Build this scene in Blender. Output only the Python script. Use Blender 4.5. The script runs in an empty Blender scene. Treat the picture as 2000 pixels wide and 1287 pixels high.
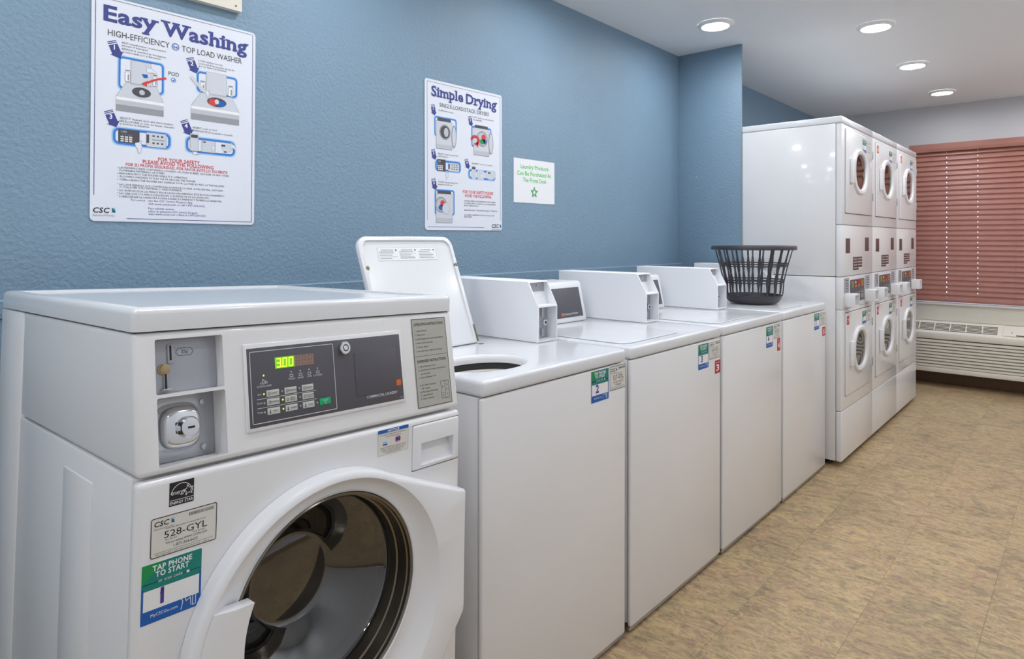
import bpy, bmesh, math, random
from mathutils import Vector, Matrix, Euler

# ------------------------------------------------------------------ camera, world, exposure
W_, H_ = 2000, 1287
FPX, SHY = 1276.6, -176.88
CAM = Vector((0.0, -2.0077, 1.2571))
FW = Vector((0.74843083, 0.66321158, 0.00130187))
RT = Vector((0.66320986, -0.74843191, 0.00153745))
UP = RT.cross(FW)
scene = bpy.context.scene
COL = scene.collection
cd = bpy.data.cameras.new('camera')
cam = bpy.data.objects.new('camera', cd); COL.objects.link(cam)
cd.sensor_fit = 'HORIZONTAL'; cd.sensor_width = 36.0
cd.lens = FPX / W_ * 36.0
cd.shift_y = SHY / W_
cd.clip_start = 0.02; cd.clip_end = 60
cam.matrix_world = Matrix(((RT.x, UP.x, -FW.x, CAM.x), (RT.y, UP.y, -FW.y, CAM.y), (RT.z, UP.z, -FW.z, CAM.z), (0, 0, 0, 1)))
scene.camera = cam
wd = bpy.data.worlds.new('daylight'); scene.world = wd; wd.use_nodes = True
bgn = wd.node_tree.nodes['Background']; bgn.inputs[0].default_value = (0.80, 0.90, 1.0, 1); bgn.inputs[1].default_value = 5.0
scene.view_settings.view_transform = 'Standard'; scene.view_settings.look = 'None'
scene.view_settings.exposure = 0.0; scene.view_settings.gamma = 1.0; scene.view_settings.use_curve_mapping = False
LAMP = 98.0          # radiance of the ceiling downlights

def ray(px, py):
    return FW + RT * ((px - W_ / 2) / FPX) - UP * ((py - H_ / 2 - SHY) / FPX)
def onY(px, py, y):                                   # pixel -> point on a plane y = const
    d = ray(px, py); return CAM + d * ((y - CAM.y) / d.y)

# ------------------------------------------------------------------ materials
def lin(r, g, b):
    f = lambda c: (c / 255 / 12.92) if c / 255 <= .04045 else ((c / 255 + .055) / 1.055) ** 2.4
    return (f(r), f(g), f(b), 1)
MATS = {}
def mat(name, rgb, rough=.5, metal=0.0, bump=None, coat=0.0, vary=0.0, vscale=4.0, emit=None, spec=None):
    if name in MATS: return MATS[name]
    m = bpy.data.materials.new(name); m.use_nodes = True; MATS[name] = m
    nt = m.node_tree; b = nt.nodes['Principled BSDF']
    c = lin(*rgb)
    b.inputs['Base Color'].default_value = c; b.inputs['Roughness'].default_value = rough; b.inputs['Metallic'].default_value = metal
    if spec is not None: b.inputs['Specular IOR Level'].default_value = spec
    if coat: b.inputs['Coat Weight'].default_value = coat; b.inputs['Coat Roughness'].default_value = .08
    if emit: b.inputs['Emission Color'].default_value = lin(*emit[0]); b.inputs['Emission Strength'].default_value = emit[1]
    if vary or bump:
        tc = nt.nodes.new('ShaderNodeNewGeometry')
    if vary:
        n = nt.nodes.new('ShaderNodeTexNoise'); n.inputs['Scale'].default_value = vscale; n.inputs['Detail'].default_value = 4
        nt.links.new(tc.outputs['Position'], n.inputs['Vector'])
        r = nt.nodes.new('ShaderNodeValToRGB')
        r.color_ramp.elements[0].position = .3; r.color_ramp.elements[1].position = .7
        r.color_ramp.elements[0].color = tuple(x * (1 - vary) for x in c[:3]) + (1,)
        r.color_ramp.elements[1].color = tuple(min(1, x * (1 + vary)) for x in c[:3]) + (1,)
        nt.links.new(n.outputs['Fac'], r.inputs['Fac']); nt.links.new(r.outputs['Color'], b.inputs['Base Color'])
    if bump:
        n = nt.nodes.new('ShaderNodeTexNoise'); n.inputs['Scale'].default_value = bump[0]; n.inputs['Detail'].default_value = bump[2] if len(bump) > 2 else 2
        nt.links.new(tc.outputs['Position'], n.inputs['Vector'])
        k = nt.nodes.new('ShaderNodeBump'); k.inputs['Strength'].default_value = bump[1]; k.inputs['Distance'].default_value = .004
        nt.links.new(n.outputs['Fac'], k.inputs['Height']); nt.links.new(k.outputs['Normal'], b.inputs['Normal'])
    return m

def glass_mat(name, tint, refl_rough=.02, base=.06, gain=.9):
    """window-like pane: tinted see-through plus a Fresnel reflection"""
    m = bpy.data.materials.new(name); m.use_nodes = True; nt = m.node_tree
    nt.nodes.remove(nt.nodes['Principled BSDF']); out = nt.nodes['Material Output']
    t = nt.nodes.new('ShaderNodeBsdfTransparent'); t.inputs[0].default_value = lin(*tint)
    g = nt.nodes.new('ShaderNodeBsdfGlossy'); g.inputs['Roughness'].default_value = refl_rough; g.inputs[0].default_value = (1, 1, 1, 1)
    f = nt.nodes.new('ShaderNodeFresnel')
    gb = nt.nodes.new('ShaderNodeNewGeometry'); io = nt.nodes.new('ShaderNodeMath'); io.operation = 'MULTIPLY_ADD'; io.inputs[1].default_value = 1 / 1.5 - 1.5; io.inputs[2].default_value = 1.5
    nt.links.new(gb.outputs['Backfacing'], io.inputs[0]); nt.links.new(io.outputs[0], f.inputs[0])     # a thin sheet looks alike from both sides
    a = nt.nodes.new('ShaderNodeMath'); a.operation = 'MULTIPLY_ADD'; a.inputs[1].default_value = gain; a.inputs[2].default_value = base; a.use_clamp = True
    mx = nt.nodes.new('ShaderNodeMixShader')
    nt.links.new(f.outputs[0], a.inputs[0]); nt.links.new(a.outputs[0], mx.inputs[0])
    nt.links.new(t.outputs[0], mx.inputs[1]); nt.links.new(g.outputs[0], mx.inputs[2]); nt.links.new(mx.outputs[0], out.inputs[0])
    MATS[name] = m; return m

def floor_mat():
    m = bpy.data.materials.new('vinyl_stone_tile'); m.use_nodes = True; nt = m.node_tree; b = nt.nodes['Principled BSDF']
    N = nt.nodes.new; L = nt.links.new
    geo = N('ShaderNodeNewGeometry'); oi = N('ShaderNodeObjectInfo')
    off = N('ShaderNodeVectorMath'); off.operation = 'MULTIPLY_ADD'
    comb = N('ShaderNodeCombineXYZ')
    for i in range(3): L(oi.outputs['Random'], comb.inputs[i])
    off.inputs[1].default_value = (37, 23, 11); L(comb.outputs[0], off.inputs[0]); L(geo.outputs['Position'], off.inputs[2])
    def noise(sc, detail, rough, dist=0):
        mp = N('ShaderNodeMapping'); mp.inputs['Scale'].default_value = sc; mp.inputs['Rotation'].default_value = (0, 0, .16)
        n = N('ShaderNodeTexNoise'); n.inputs['Scale'].default_value = 1; n.inputs['Detail'].default_value = detail; n.inputs['Roughness'].default_value = rough; n.inputs['Distortion'].default_value = dist
        L(off.outputs[0], mp.inputs[0]); L(mp.outputs[0], n.inputs['Vector']); return n
    n1 = noise((21, 8, 1), 9, .74, 1.6); n2 = noise((6.5, 5.0, 1), 6, .66, 2.0); n3 = noise((62, 20, 1), 7, .78, 1.4); n4 = noise((2.2, 2.0, 1), 3, .5)
    r1 = N('ShaderNodeValToRGB'); e = r1.color_ramp.elements
    e[0].position = .33; e[0].color = lin(112, 92, 72); e[1].position = .68; e[1].color = lin(226, 202, 152)
    for p, c in ((.42, (152, 128, 102)), (.50, (188, 162, 122)), (.59, (206, 180, 132))):
        x = e.new(p); x.color = lin(*c)
    L(n1.outputs['Fac'], r1.inputs['Fac'])
    r2 = N('ShaderNodeValToRGB'); e = r2.color_ramp.elements
    e[0].position = .33; e[0].color = lin(144, 135, 117); e[1].position = .70; e[1].color = lin(214, 176, 130)
    for p, c in ((.42, (164, 147, 118)), (.48, (204, 182, 136)), (.55, (178, 144, 130)), (.62, (210, 186, 134))):
        x = e.new(p); x.color = lin(*c)
    L(n2.outputs['Fac'], r2.inputs['Fac'])
    mx = N('ShaderNodeMix'); mx.data_type = 'RGBA'; mx.inputs[0].default_value = .5
    L(r1.outputs[0], mx.inputs[6]); L(r2.outputs[0], mx.inputs[7])
    r3 = N('ShaderNodeValToRGB'); e = r3.color_ramp.elements
    e[0].position = .34; e[0].color = (.36, .32, .29, 1); e[1].position = .50; e[1].color = (1, 1, 1, 1)
    L(n3.outputs['Fac'], r3.inputs['Fac'])
    mu = N('ShaderNodeMix'); mu.data_type = 'RGBA'; mu.blend_type = 'MULTIPLY'; mu.inputs[0].default_value = .8
    L(mx.outputs[2], mu.inputs[6]); L(r3.outputs[0], mu.inputs[7])
    r4 = N('ShaderNodeValToRGB'); e = r4.color_ramp.elements
    e[0].position = .3; e[0].color = (.80, .80, .80, 1); e[1].position = .7; e[1].color = (1.0, 1.0, 1.0, 1)
    L(n4.outputs['Fac'], r4.inputs['Fac'])
    m2 = N('ShaderNodeMix'); m2.data_type = 'RGBA'; m2.blend_type = 'MULTIPLY'; m2.inputs[0].default_value = 1
    L(mu.outputs[2], m2.inputs[6]); L(r4.outputs[0], m2.inputs[7])
    L(m2.outputs[2], b.inputs['Base Color'])
    b.inputs['Roughness'].default_value = .42; b.inputs['Specular IOR Level'].default_value = .35
    bp = N('ShaderNodeBump'); bp.inputs['Strength'].default_value = .12; bp.inputs['Distance'].default_value = .002
    L(n3.outputs['Fac'], bp.inputs['Height']); L(bp.outputs[0], b.inputs['Normal'])
    MATS['floor'] = m; return m

M_BLUE = mat('blue_wall_paint', (124, 151, 172), .5, bump=(85, .85, 3), vary=.03, vscale=2)
M_CEIL = mat('ceiling_paint', (234, 236, 238), .6, bump=(120, .2, 2))
M_GREYW = mat('grey_wall_paint', (200, 201, 205), .6, bump=(110, .25, 2))
M_WHITEW = mat('white_wall_paint', (240, 241, 242), .6, bump=(110, .2, 2))
M_ENAMEL = mat('white_enamel', (233, 233, 235), .28, coat=.35, vary=.012, vscale=3)
M_ENTOP = mat('white_enamel_top', (228, 230, 234), .22, coat=.4)
M_PLASTIC = mat('white_plastic', (235, 236, 240), .35, coat=.15)
M_BOXPAINT = mat('white_metal_box', (240, 242, 246), .4)
M_GAPSHADE = mat('gap_shade', (60, 58, 56), .7)  # shade of narrow gaps, put into the colour
M_JOINT = mat('tile_joint', (132, 108, 82), .7)
M_GREYPL = mat('grey_metal_plate', (176, 178, 186), .38, metal=.35)
M_STEEL = mat('brushed_steel', (190, 192, 196), .28, metal=.9, bump=(180, .1, 2))
M_CHROME = mat('chrome', (225, 227, 232), .1, metal=1.0)
M_BRASS = mat('worn_brass', (176, 156, 118), .35, metal=.8)
M_DPANEL = mat('charcoal_panel', (84, 82, 90), .42)
M_BLACK = mat('black_ink', (28, 27, 30), .6)
M_DARKGREY = mat('dark_grey_ink', (74, 72, 78), .6)
M_NAVY = mat('navy_ink', (58, 66, 136), .55)
M_BLUEINK = mat('blue_ink', (52, 122, 205), .55)
M_PALEBLUE = mat('pale_blue_ink', (150, 196, 240), .55)
M_RED = mat('red_ink', (214, 58, 58), .55)
M_DRED = mat('red_tag', (186, 34, 38), .5)
M_ORANGE = mat('orange_ink', (222, 104, 40), .5)
M_TEAL = mat('teal_ink', (6, 128, 118), .5)
M_GREEN = mat('green_ink', (6, 146, 74), .5)
M_LGREEN = mat('bright_green_ink', (66, 206, 62), .55)
M_SBLUE = mat('sticker_blue', (10, 92, 176), .5)
M_PURPLE = mat('violet_ink', (70, 58, 150), .5)
M_WHITEINK = mat('white_ink', (240, 240, 242), .5)
M_LINE = mat('light_line', (214, 214, 216), .5)
M_PAPER = mat('white_paper', (236, 236, 240), .6)
M_PANEL = mat('poster_panel', (226, 230, 240), .38)
M_LABEL = mat('label_paper', (222, 220, 214), .5)
M_INSTR = mat('instruction_label', (176, 176, 168), .5)
M_DRAW = mat('picture_white', (206, 210, 218), .55)
M_GREYINK = mat('grey_ink', (150, 152, 158), .55)
M_MIDINK = mat('mid_grey_ink', (190, 194, 202), .55)
M_LCDON = mat('lit_display', (120, 190, 20), .5, emit=((120, 200, 10), .55))
M_LCDSEG = mat('lit_digit', (220, 255, 80), .5, emit=((205, 255, 60), 1.6))
M_LCDOFF = mat('unlit_display', (150, 122, 112), .5)
M_LCDDIM = mat('unlit_digit', (122, 104, 98), .5)
M_LED = mat('lit_led', (190, 220, 60), .4, emit=((180, 220, 50), .9))
M_LEDOFF = mat('unlit_led', (176, 178, 180), .4)
M_OLIVE = mat('olive_ink', (150, 132, 62), .5)
M_KEY = mat('key_cap', (196, 198, 194), .45)
M_START = mat('start_key', (0, 168, 104), .45)
M_BASKET = mat('black_basket_plastic', (58, 56, 62), .4)
M_BLIND = mat('brown_blind', (162, 110, 97), .42, vary=.05, vscale=9)
M_CORD = mat('blind_cord', (150, 110, 100), .7)
M_AC = mat('almond_plastic', (230, 226, 214), .45)
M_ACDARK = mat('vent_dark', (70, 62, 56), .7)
M_BROWN = mat('brown_baseboard', (104, 80, 62), .55)
M_RUBBER = mat('grey_rubber', (70, 70, 72), .6)
M_RINGM = mat('door_ring_metal', (128, 120, 108), .22, metal=.85)
M_DRUM = mat('drum_metal', (120, 112, 106), .4, metal=.7, bump=(60, .4, 2))
M_DDRUM = mat('dryer_drum', (96, 88, 86), .4, metal=.5)
M_SLOT = mat('slot_brown', (92, 66, 64), .4)
M_TRIM = mat('lamp_trim', (236, 236, 236), .4)
M_LENS = mat('lamp_lens', (255, 255, 255), .4, emit=((247, 249, 252), LAMP))
M_FRAME = mat('cream_frame', (222, 216, 204), .45)
M_PICT = mat('tan_picture', (150, 120, 84), .6)
M_SCREW = mat('screw_bronze', (128, 118, 96), .4, metal=.7)
M_RUST = mat('rust_stain', (132, 84, 44), .8)
M_GLASS = glass_mat('door_glass', (176, 168, 162), .05, .10, .9)
M_DGLASS = glass_mat('dryer_glass', (150, 146, 144), .03, .10, 1.0)
M_PANE = glass_mat('window_pane', (235, 240, 245), .0, .02, .8)
M_FLOOR = floor_mat()

# ------------------------------------------------------------------ helpers
def link(name, me, parent=None, loc=(0, 0, 0)):
    o = bpy.data.objects.new(name, me); COL.objects.link(o); o.location = loc
    if parent is not None: o.parent = parent
    return o
def empty(name, loc=(0, 0, 0)):
    o = bpy.data.objects.new(name, None); COL.objects.link(o); o.location = loc; o.empty_display_size = .1; return o
def tag(o, label=None, cat=None, group=None, kind=None):
    if label: o['label'] = label
    if cat: o['category'] = cat
    if group: o['group'] = group
    if kind: o['kind'] = kind
    return o
def smooth(me, ang=35):
    for p in me.polygons: p.use_smooth = True
    try: me.set_sharp_from_angle(angle=math.radians(ang))
    except Exception: pass
def from_bm(name, bm, m, parent=None, loc=(0, 0, 0), sm=True, recalc=True):
    if recalc: bmesh.ops.recalc_face_normals(bm, faces=bm.faces)
    me = bpy.data.meshes.new(name); bm.to_mesh(me); bm.free()
    for x in (m if isinstance(m, (list, tuple)) else [m]): me.materials.append(x)
    if sm: smooth(me)
    return link(name, me, parent, loc)
def bm_box(bm, x0, x1, y0, y1, z0, z1):
    v = [bm.verts.new((x, y, z)) for x in (x0, x1) for y in (y0, y1) for z in (z0, z1)]
    fs = [bm.faces.new([v[i] for i in f]) for f in ((0, 1, 3, 2), (4, 6, 7, 5), (0, 4, 5, 1), (2, 3, 7, 6), (0, 2, 6, 4), (1, 5, 7, 3))]
    return v, fs
def bevel_all(bm, w, seg=3, ang=30):
    if w <= 0: return
    es = [e for e in bm.edges if len(e.link_faces) == 2 and e.calc_face_angle(0) > math.radians(ang)]
    bmesh.ops.bevel(bm, geom=es, offset=w, segments=seg, affect='EDGES', profile=.5, clamp_overlap=True)
def box(name, x0, x1, y0, y1, z0, z1, m, parent=None, bev=.003, seg=2):
    bm = bmesh.new(); bm_box(bm, x0, x1, y0, y1, z0, z1); bmesh.ops.recalc_face_normals(bm, faces=bm.faces)
    bevel_all(bm, bev, seg); return from_bm(name, bm, m, parent)
def prism_x(name, prof, x0, x1, m, parent=None, bev=.0, seg=2):
    """profile of (y,z) points swept along x"""
    bm = bmesh.new()
    a = [bm.verts.new((x0, y, z)) for y, z in prof]; b = [bm.verts.new((x1, y, z)) for y, z in prof]
    n = len(prof); bm.faces.new(a); bm.faces.new(b[::-1])
    for i in range(n): bm.faces.new((a[i], b[i], b[(i + 1) % n], a[(i + 1) % n]))
    bmesh.ops.recalc_face_normals(bm, faces=bm.faces); bevel_all(bm, bev, seg)
    return from_bm(name, bm, m, parent)
def loft(name, loops, m, parent=None, cap0=False, cap1=False, closed=True, sm=True):
    bm = bmesh.new(); R = [[bm.verts.new(p) for p in l] for l in loops]
    n = len(R[0])
    for a, b in zip(R, R[1:]):
        for i in range(n if closed else n - 1):
            j = (i + 1) % n; bm.faces.new((a[i], a[j], b[j], b[i]))
    if cap0: bm.faces.new(R[0][::-1])
    if cap1: bm.faces.new(R[-1])
    return from_bm(name, bm, m, parent, sm=sm)
def circ(cx, cz, r, y, n=64, rz=None):
    rz = r if rz is None else rz
    return [(cx + r * math.cos(2 * math.pi * i / n), y, cz + rz * math.sin(2 * math.pi * i / n)) for i in range(n)]
def superell(cx, cz, rx, rz, y, p=2.4, n=48):
    o = []
    for i in range(n):
        t = 2 * math.pi * i / n; c, s = math.cos(t), math.sin(t)
        o.append((cx + rx * math.copysign(abs(c) ** (2 / p), c), y, cz + rz * math.copysign(abs(s) ** (2 / p), s)))
    return o
def disc_y(name, cx, cz, r, y0, y1, m, parent, n=24, bev=.0008):
    """short cylinder along y, front face at y0"""
    return loft(name, [circ(cx, cz, r, y1, n), circ(cx, cz, r, y0 + bev, n), circ(cx, cz, r - bev, y0, n)], m, parent, True, True)
def cut(o, *cutters):
    for c in cutters:
        md = o.modifiers.new('cut', 'BOOLEAN'); md.operation = 'DIFFERENCE'; md.object = c; md.solver = 'EXACT'
    bpy.context.view_layer.update()
    dg = bpy.context.evaluated_depsgraph_get()
    me = bpy.data.meshes.new_from_object(o.evaluated_get(dg)); old = o.data
    o.modifiers.clear(); o.data = me; me.name = old.name; bpy.data.meshes.remove(old); smooth(me)
    for c in cutters:
        d = c.data; bpy.data.objects.remove(c); bpy.data.meshes.remove(d)
    return o
def copy_tree(o, parent=None):
    c = o.copy(); COL.objects.link(c)
    if parent is not None: c.parent = parent
    for ch in list(o.children): copy_tree(ch, c)
    return c
def rrect(u0, v0, u1, v1, r, n=5):
    P = []
    for cx, cy, a in ((u1 - r, v1 - r, 0), (u0 + r, v1 - r, 90), (u0 + r, v0 + r, 180), (u1 - r, v0 + r, 270)):
        for i in range(n + 1):
            t = math.radians(a + 90 * i / n); P.append((cx + r * math.cos(t), cy + r * math.sin(t)))
    return P

# ---- flat print (lettering, pictures) gathered in (u,v) on a plane, built as real, very thin geometry
TCACHE = {}
def glyphs(s, res=2, bold=0.0):
    k = (s, res, bold)
    if k not in TCACHE:
        cu = bpy.data.curves.new('t', 'FONT'); cu.body = s; cu.resolution_u = res; cu.offset = bold; cu.space_character = 1.0 + bold * 2.2
        o = bpy.data.objects.new('t', cu); me = o.to_mesh()
        vs = [(v.co.x, v.co.y) for v in me.vertices]; fs = [tuple(p.vertices) for p in me.polygons]
        o.to_mesh_clear(); bpy.data.objects.remove(o); bpy.data.curves.remove(cu)
        TCACHE[k] = (vs, fs)
    return TCACHE[k]
class Print:
    STEP = .00012
    def __init__(s, M=None): s.M = M or Matrix.Identity(4); s.v = []; s.f = []; s.mi = []; s.mats = []
    def _m(s, m):
        if m not in s.mats: s.mats.append(m)
        return s.mats.index(m)
    def add(s, pts, faces, m, lay):
        b = len(s.v); k = s._m(m)
        s.v += [s.M @ Vector((u, v, .0003 + lay * s.STEP)) for u, v in pts]
        for f in faces: s.f.append(tuple(b + i for i in f)); s.mi.append(k)
    def poly(s, pts, m, lay=1): s.add(pts, [tuple(range(len(pts)))], m, lay)
    def rect(s, u0, v0, u1, v1, m, lay=1): s.poly([(u0, v0), (u1, v0), (u1, v1), (u0, v1)], m, lay)
    def rr(s, u0, v0, u1, v1, r, m, lay=1): s.poly(rrect(u0, v0, u1, v1, r), m, lay)
    def ringpts(s, A, B, m, lay):
        n = len(A); s.add(A + B, [(i, (i + 1) % n, n + (i + 1) % n, n + i) for i in range(n)], m, lay)
    def frame(s, u0, v0, u1, v1, t, m, lay=1, r=.002):
        s.ringpts(rrect(u0, v0, u1, v1, r), rrect(u0 + t, v0 + t, u1 - t, v1 - t, max(r - t, .0003)), m, lay)
    def line(s, p, q, t, m, lay=1):
        d = Vector((q[0] - p[0], q[1] - p[1]));
        if d.length < 1e-9: return
        n = Vector((-d.y, d.x)).normalized() * t / 2
        s.poly([(p[0] - n.x, p[1] - n.y), (q[0] - n.x, q[1] - n.y), (q[0] + n.x, q[1] + n.y), (p[0] + n.x, p[1] + n.y)], m, lay)
    def path(s, P, t, m, lay=1):
        for a, b in zip(P, P[1:]): s.line(a, b, t, m, lay)
    def ell(s, cu, cv, ru, rv, m, lay=1, n=24): s.poly([(cu + ru * math.cos(2 * math.pi * i / n), cv + rv * math.sin(2 * math.pi * i / n)) for i in range(n)], m, lay)
    def ring(s, cu, cv, r, t, m, lay=1, n=28, rv=None):
        rv = rv or r
        A = [(cu + r * math.cos(2 * math.pi * i / n), cv + rv * math.sin(2 * math.pi * i / n)) for i in range(n)]
        B = [(cu + (r - t) * math.cos(2 * math.pi * i / n), cv + (rv - t) * math.sin(2 * math.pi * i / n)) for i in range(n)]
        s.ringpts(A, B, m, lay)
    def text(s, t, u, v, h, m, lay=2, width=None, align='L', bold=0.0, res=2, slant=0.0, serif=False):
        vs, fs = glyphs(t, res, bold)
        if not vs: return
        k = h / .68; x0 = min(p[0] for p in vs); x1 = max(p[0] for p in vs)
        kx = width / (x1 - x0) if width else k
        w = (x1 - x0) * kx
        o = {'L': 0, 'C': -w / 2, 'R': -w}[align]
        s.add([(u + o + (p[0] - x0) * kx + slant * p[1] * k, v + p[1] * k) for p in vs], fs, m, lay)
        if serif:
            T = .085
            for i, ch in enumerate(t):
                if ch == ' ': continue
                a = glyphs(t[:i] + ch, res, bold)[0]; g = glyphs(ch, res, bold)[0]
                gx1 = max(p[0] for p in a); gw = max(p[0] for p in g) - min(p[0] for p in g); gx0 = gx1 - gw
                gy1 = max(p[1] for p in g); gy0 = min(p[1] for p in g); xh = .52
                S = {'E': [(0, 0, .5), (0, gy1 - T, .5)], 'D': [(0, 0, .5), (0, gy1 - T, .5)], 'y': [(-.12, xh - T, .5), (.62, xh - T, .5), (.0, gy0, .5)],
                     'W': [(-.06, gy1 - T, .34), (.72, gy1 - T, .34), (.36, gy1 - T, .28)], 'h': [(-.18, gy1 - T, .5), (-.12, 0, .52), (.60, 0, .52)],
                     'n': [(-.18, xh - T, .5), (-.12, 0, .52), (.60, 0, .52)], 'i': [(-.55, xh - T, 1.0), (-.45, 0, 1.9)], 'l': [(-.55, gy1 - T, 1.0), (-.45, 0, 1.9)],
                     'm': [(-.1, xh - T, .3), (-.1, 0, .36), (.33, 0, .36), (.76, 0, .36)], 'p': [(-.16, xh - T, .4), (-.16, gy0, .62)],
                     'r': [(-.3, xh - T, .6), (-.28, 0, 1.0)], 'a': [(.7, 0, .48)], 'g': [(.7, xh - T, .45)]}.get(ch, [])
                for fx, y, fw in S:
                    xa = gx0 + fx * gw; xb = xa + fw * gw
                    P = [(xa, y), (xb, y), (xb, y + T), (xa, y + T)]
                    s.add([(u + o + (px - x0) * kx, v + py * k) for px, py in P], [(0, 1, 2, 3)], m, lay + 1 + i % 2)
    def build(s, name, parent):
        me = bpy.data.meshes.new(name); me.from_pydata(s.v, [], s.f)
        for m in s.mats: me.materials.append(m)
        me.polygons.foreach_set('material_index', s.mi); me.update()
        return link(name, me, parent)
def front_plane(x, y, z):          # u -> +x, v -> +z, facing -y
    return Matrix(((1, 0, 0, x), (0, 0, -1, y), (0, 1, 0, z), (0, 0, 0, 1)))
def sticker(name, parent, M, w, h, m, r=.002, t=.0003):
    """thin paper/vinyl sheet with its lower-left corner at M's origin"""
    P = rrect(0, 0, w, h, r); bm = bmesh.new()
    a = [bm.verts.new(M @ Vector((u, v, 0))) for u, v in P]; b = [bm.verts.new(M @ Vector((u, v, t))) for u, v in P]
    n = len(P); bm.faces.new(b); bm.faces.new(a[::-1])
    for i in range(n): bm.faces.new((a[i], a[(i + 1) % n], b[(i + 1) % n], b[i]))
    return from_bm(name, bm, m, parent, sm=False)

def csc_logo(p, u, v, h, lay=2):
    p.text('CSC', u, v, h, M_BLACK, lay, width=h * 2.9, bold=.02, slant=.15)
    x = u + h * 3.45
    for a, b, c, m in (((0, 0), (.55, .55), (0, 1.1), M_TEAL), ((.0, .25), (.6, .0), (.6, .6), M_SBLUE), ((.0, .8), (.6, 1.15), (.6, .62), M_PALEBLUE)):
        p.poly([(x + q[0] * h, v + q[1] * h) for q in (a, b, c)], m, lay)
    p.text('ServiceWorks', u, v - h * .72, h * .46, M_GREYINK, lay, width=h * 3.9, slant=.1)
def tap_label(parent, M, w, h, num, simple=False):
    s = sticker('start_label', parent, M, w, h, M_WHITEINK)
    p = Print(M)
    p.rr(0, h * .66, w, h, .002, M_TEAL, 1); p.poly([(0, h * .66), (0, h), (w * .36, h), (w * .05, h * .72)], M_GREEN, 2)
    p.rect(0, h * .56, w, h * .68, M_TEAL, 1)
    p.rr(0, 0, w, h * .22, .002, M_SBLUE, 1)
    p.rect(0, .1 * h, w * .035, h * .62, M_SBLUE, 2); p.rect(w * .965, .1 * h, w, h * .62, M_SBLUE, 2)
    p.text('TAP PHONE', w * .5, h * .865, h * .088, M_WHITEINK, 3, width=w * .66, align='C', bold=.025)
    p.text('TO START', w * .5, h * .755, h * .088, M_WHITEINK, 3, width=w * .56, align='C', bold=.025)
    p.text('or scan code', w * .47, h * .655, h * .05, M_WHITEINK, 3, width=w * .4, align='C')
    p.rr(w * .74, h * .65, w * .79, h * .695, .0008, M_WHITEINK, 3)
    p.text(num, w * .34, h * .29, h * .25, M_PURPLE, 3, align='C', bold=.03, width=(h * .1 if num == '@' else None))
    if num == '1': p.poly([(w * .305, h * .47), (w * .31, h * .44), (w * .355, h * .5), (w * .355, h * .54)], M_PURPLE, 3)
    p.text('MyCSCGo.com', w * .16, h * .1, h * .05, M_WHITEINK, 3, width=w * .44)
    q = lambda a, b: (w * a, h * b)
    p.path([q(.66, .04), q(.69, .17), q(.66, .24), q(.71, .27), q(.75, .16), q(.82, .2), q(.83, .06)], h * .012, M_WHITEINK, 3)
    p.path([q(.86, .22), q(.86, .05), q(.91, .06), q(.91, .24), q(.86, .22)], h * .012, M_WHITEINK, 3)
    p.build('label_print', s); return s
def id_label(parent, M, w, h, code):
    s = sticker('service_label', parent, M, w, h, M_LABEL)
    p = Print(M); p.frame(.0008, .0008, w - .0008, h - .0008, h * .02, M_BLACK, 1, r=.004)
    csc_logo(p, w * .05, h * .77, h * .12)
    random.seed(5); x = w * .56
    while x < w * .95:
        t = random.choice((.004, .007, .011)) * w; p.rect(x, h * .83, x + t, h * .91, M_DARKGREY, 2); x += t + w * .009
    p.text('Please use this number for requesting service', w * .22, h * .655, h * .035, M_DARKGREY, 2, width=w * .6)
    p.text(code, w * .2, h * .44, h * .165, M_BLACK, 2, width=w * .64)
    p.text('For Service', w * .22, h * .375, h * .042, M_DARKGREY, 2); p.text('Para Servicio', w * .62, h * .375, h * .042, M_DARKGREY, 2)
    p.text('Visit our website WWW.CSCSW.COM', w * .22, h * .285, h * .055, M_BLACK, 2, width=w * .62)
    p.text('1-877-264-6622', w * .34, h * .17, h * .07, M_BLACK, 2, width=w * .36)
    p.line((w * .06, h * .12), (w * .94, h * .12), h * .012, M_GREYINK, 2)
    p.text('This equipment is the property of the service company', w * .08, h * .06, h * .03, M_DARKGREY, 2, width=w * .8)
    p.build('label_print', s); return s
def red_tag(parent, M, w, h, num, m=None):
    s = sticker('number_tag', parent, M, w, h, m or M_DRED, r=.001)
    p = Print(M); p.line((w * .12, h * .82), (w * .88, h * .82), h * .03, M_WHITEINK, 2)
    p.text(num, w * .5, h * .2, h * .46, M_WHITEINK, 2, width=w * .55 if num != '1' else w * .25, align='C', bold=.03)
    p.build('label_print', s); return s

# ------------------------------------------------------------------ the room
FAR, CEIL, FINX = 6.828, 2.45, 3.893
XN, YR = -1.75, -2.58
def struct(o, label=None): o['kind'] = 'structure'; return o
fl = struct(box('floor', XN, FAR + .1, YR, .1, -.06, -.0010, M_JOINT, bev=0))
TL, TW = .36, .317
bm = bmesh.new(); bm_box(bm, .0003, TL - .0003, .0003, TW - .0003, -.0009, 0); bmesh.ops.recalc_face_normals(bm, faces=bm.faces)
bevel_all(bm, .0003, 1); bmesh.ops.recalc_face_normals(bm, faces=bm.faces)
tile_me = bpy.data.meshes.new('tile'); bm.to_mesh(tile_me); bm.free(); tile_me.materials.append(M_FLOOR)
random.seed(3)
for k in range(-3, 4):
    y0 = -1.112 - TW * (k + 1)
    xo = 1.90 if k == -1 else (1.84 if k == 1 else 1.90 + ((k * .137) % TL))
    x = xo - TL * math.ceil((xo + 1.7) / TL)
    while x < FAR:
        if x > -1.75: t = link('tile', tile_me, fl, (x, y0, 0))
        x += TL
struct(box('ceiling', XN, FAR + .1, YR, .1, CEIL, CEIL + .08, M_CEIL, bev=0))
struct(box('wall_back', XN, FAR + .1, 0, .1, 0, CEIL, M_BLUE, bev=0))
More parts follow.
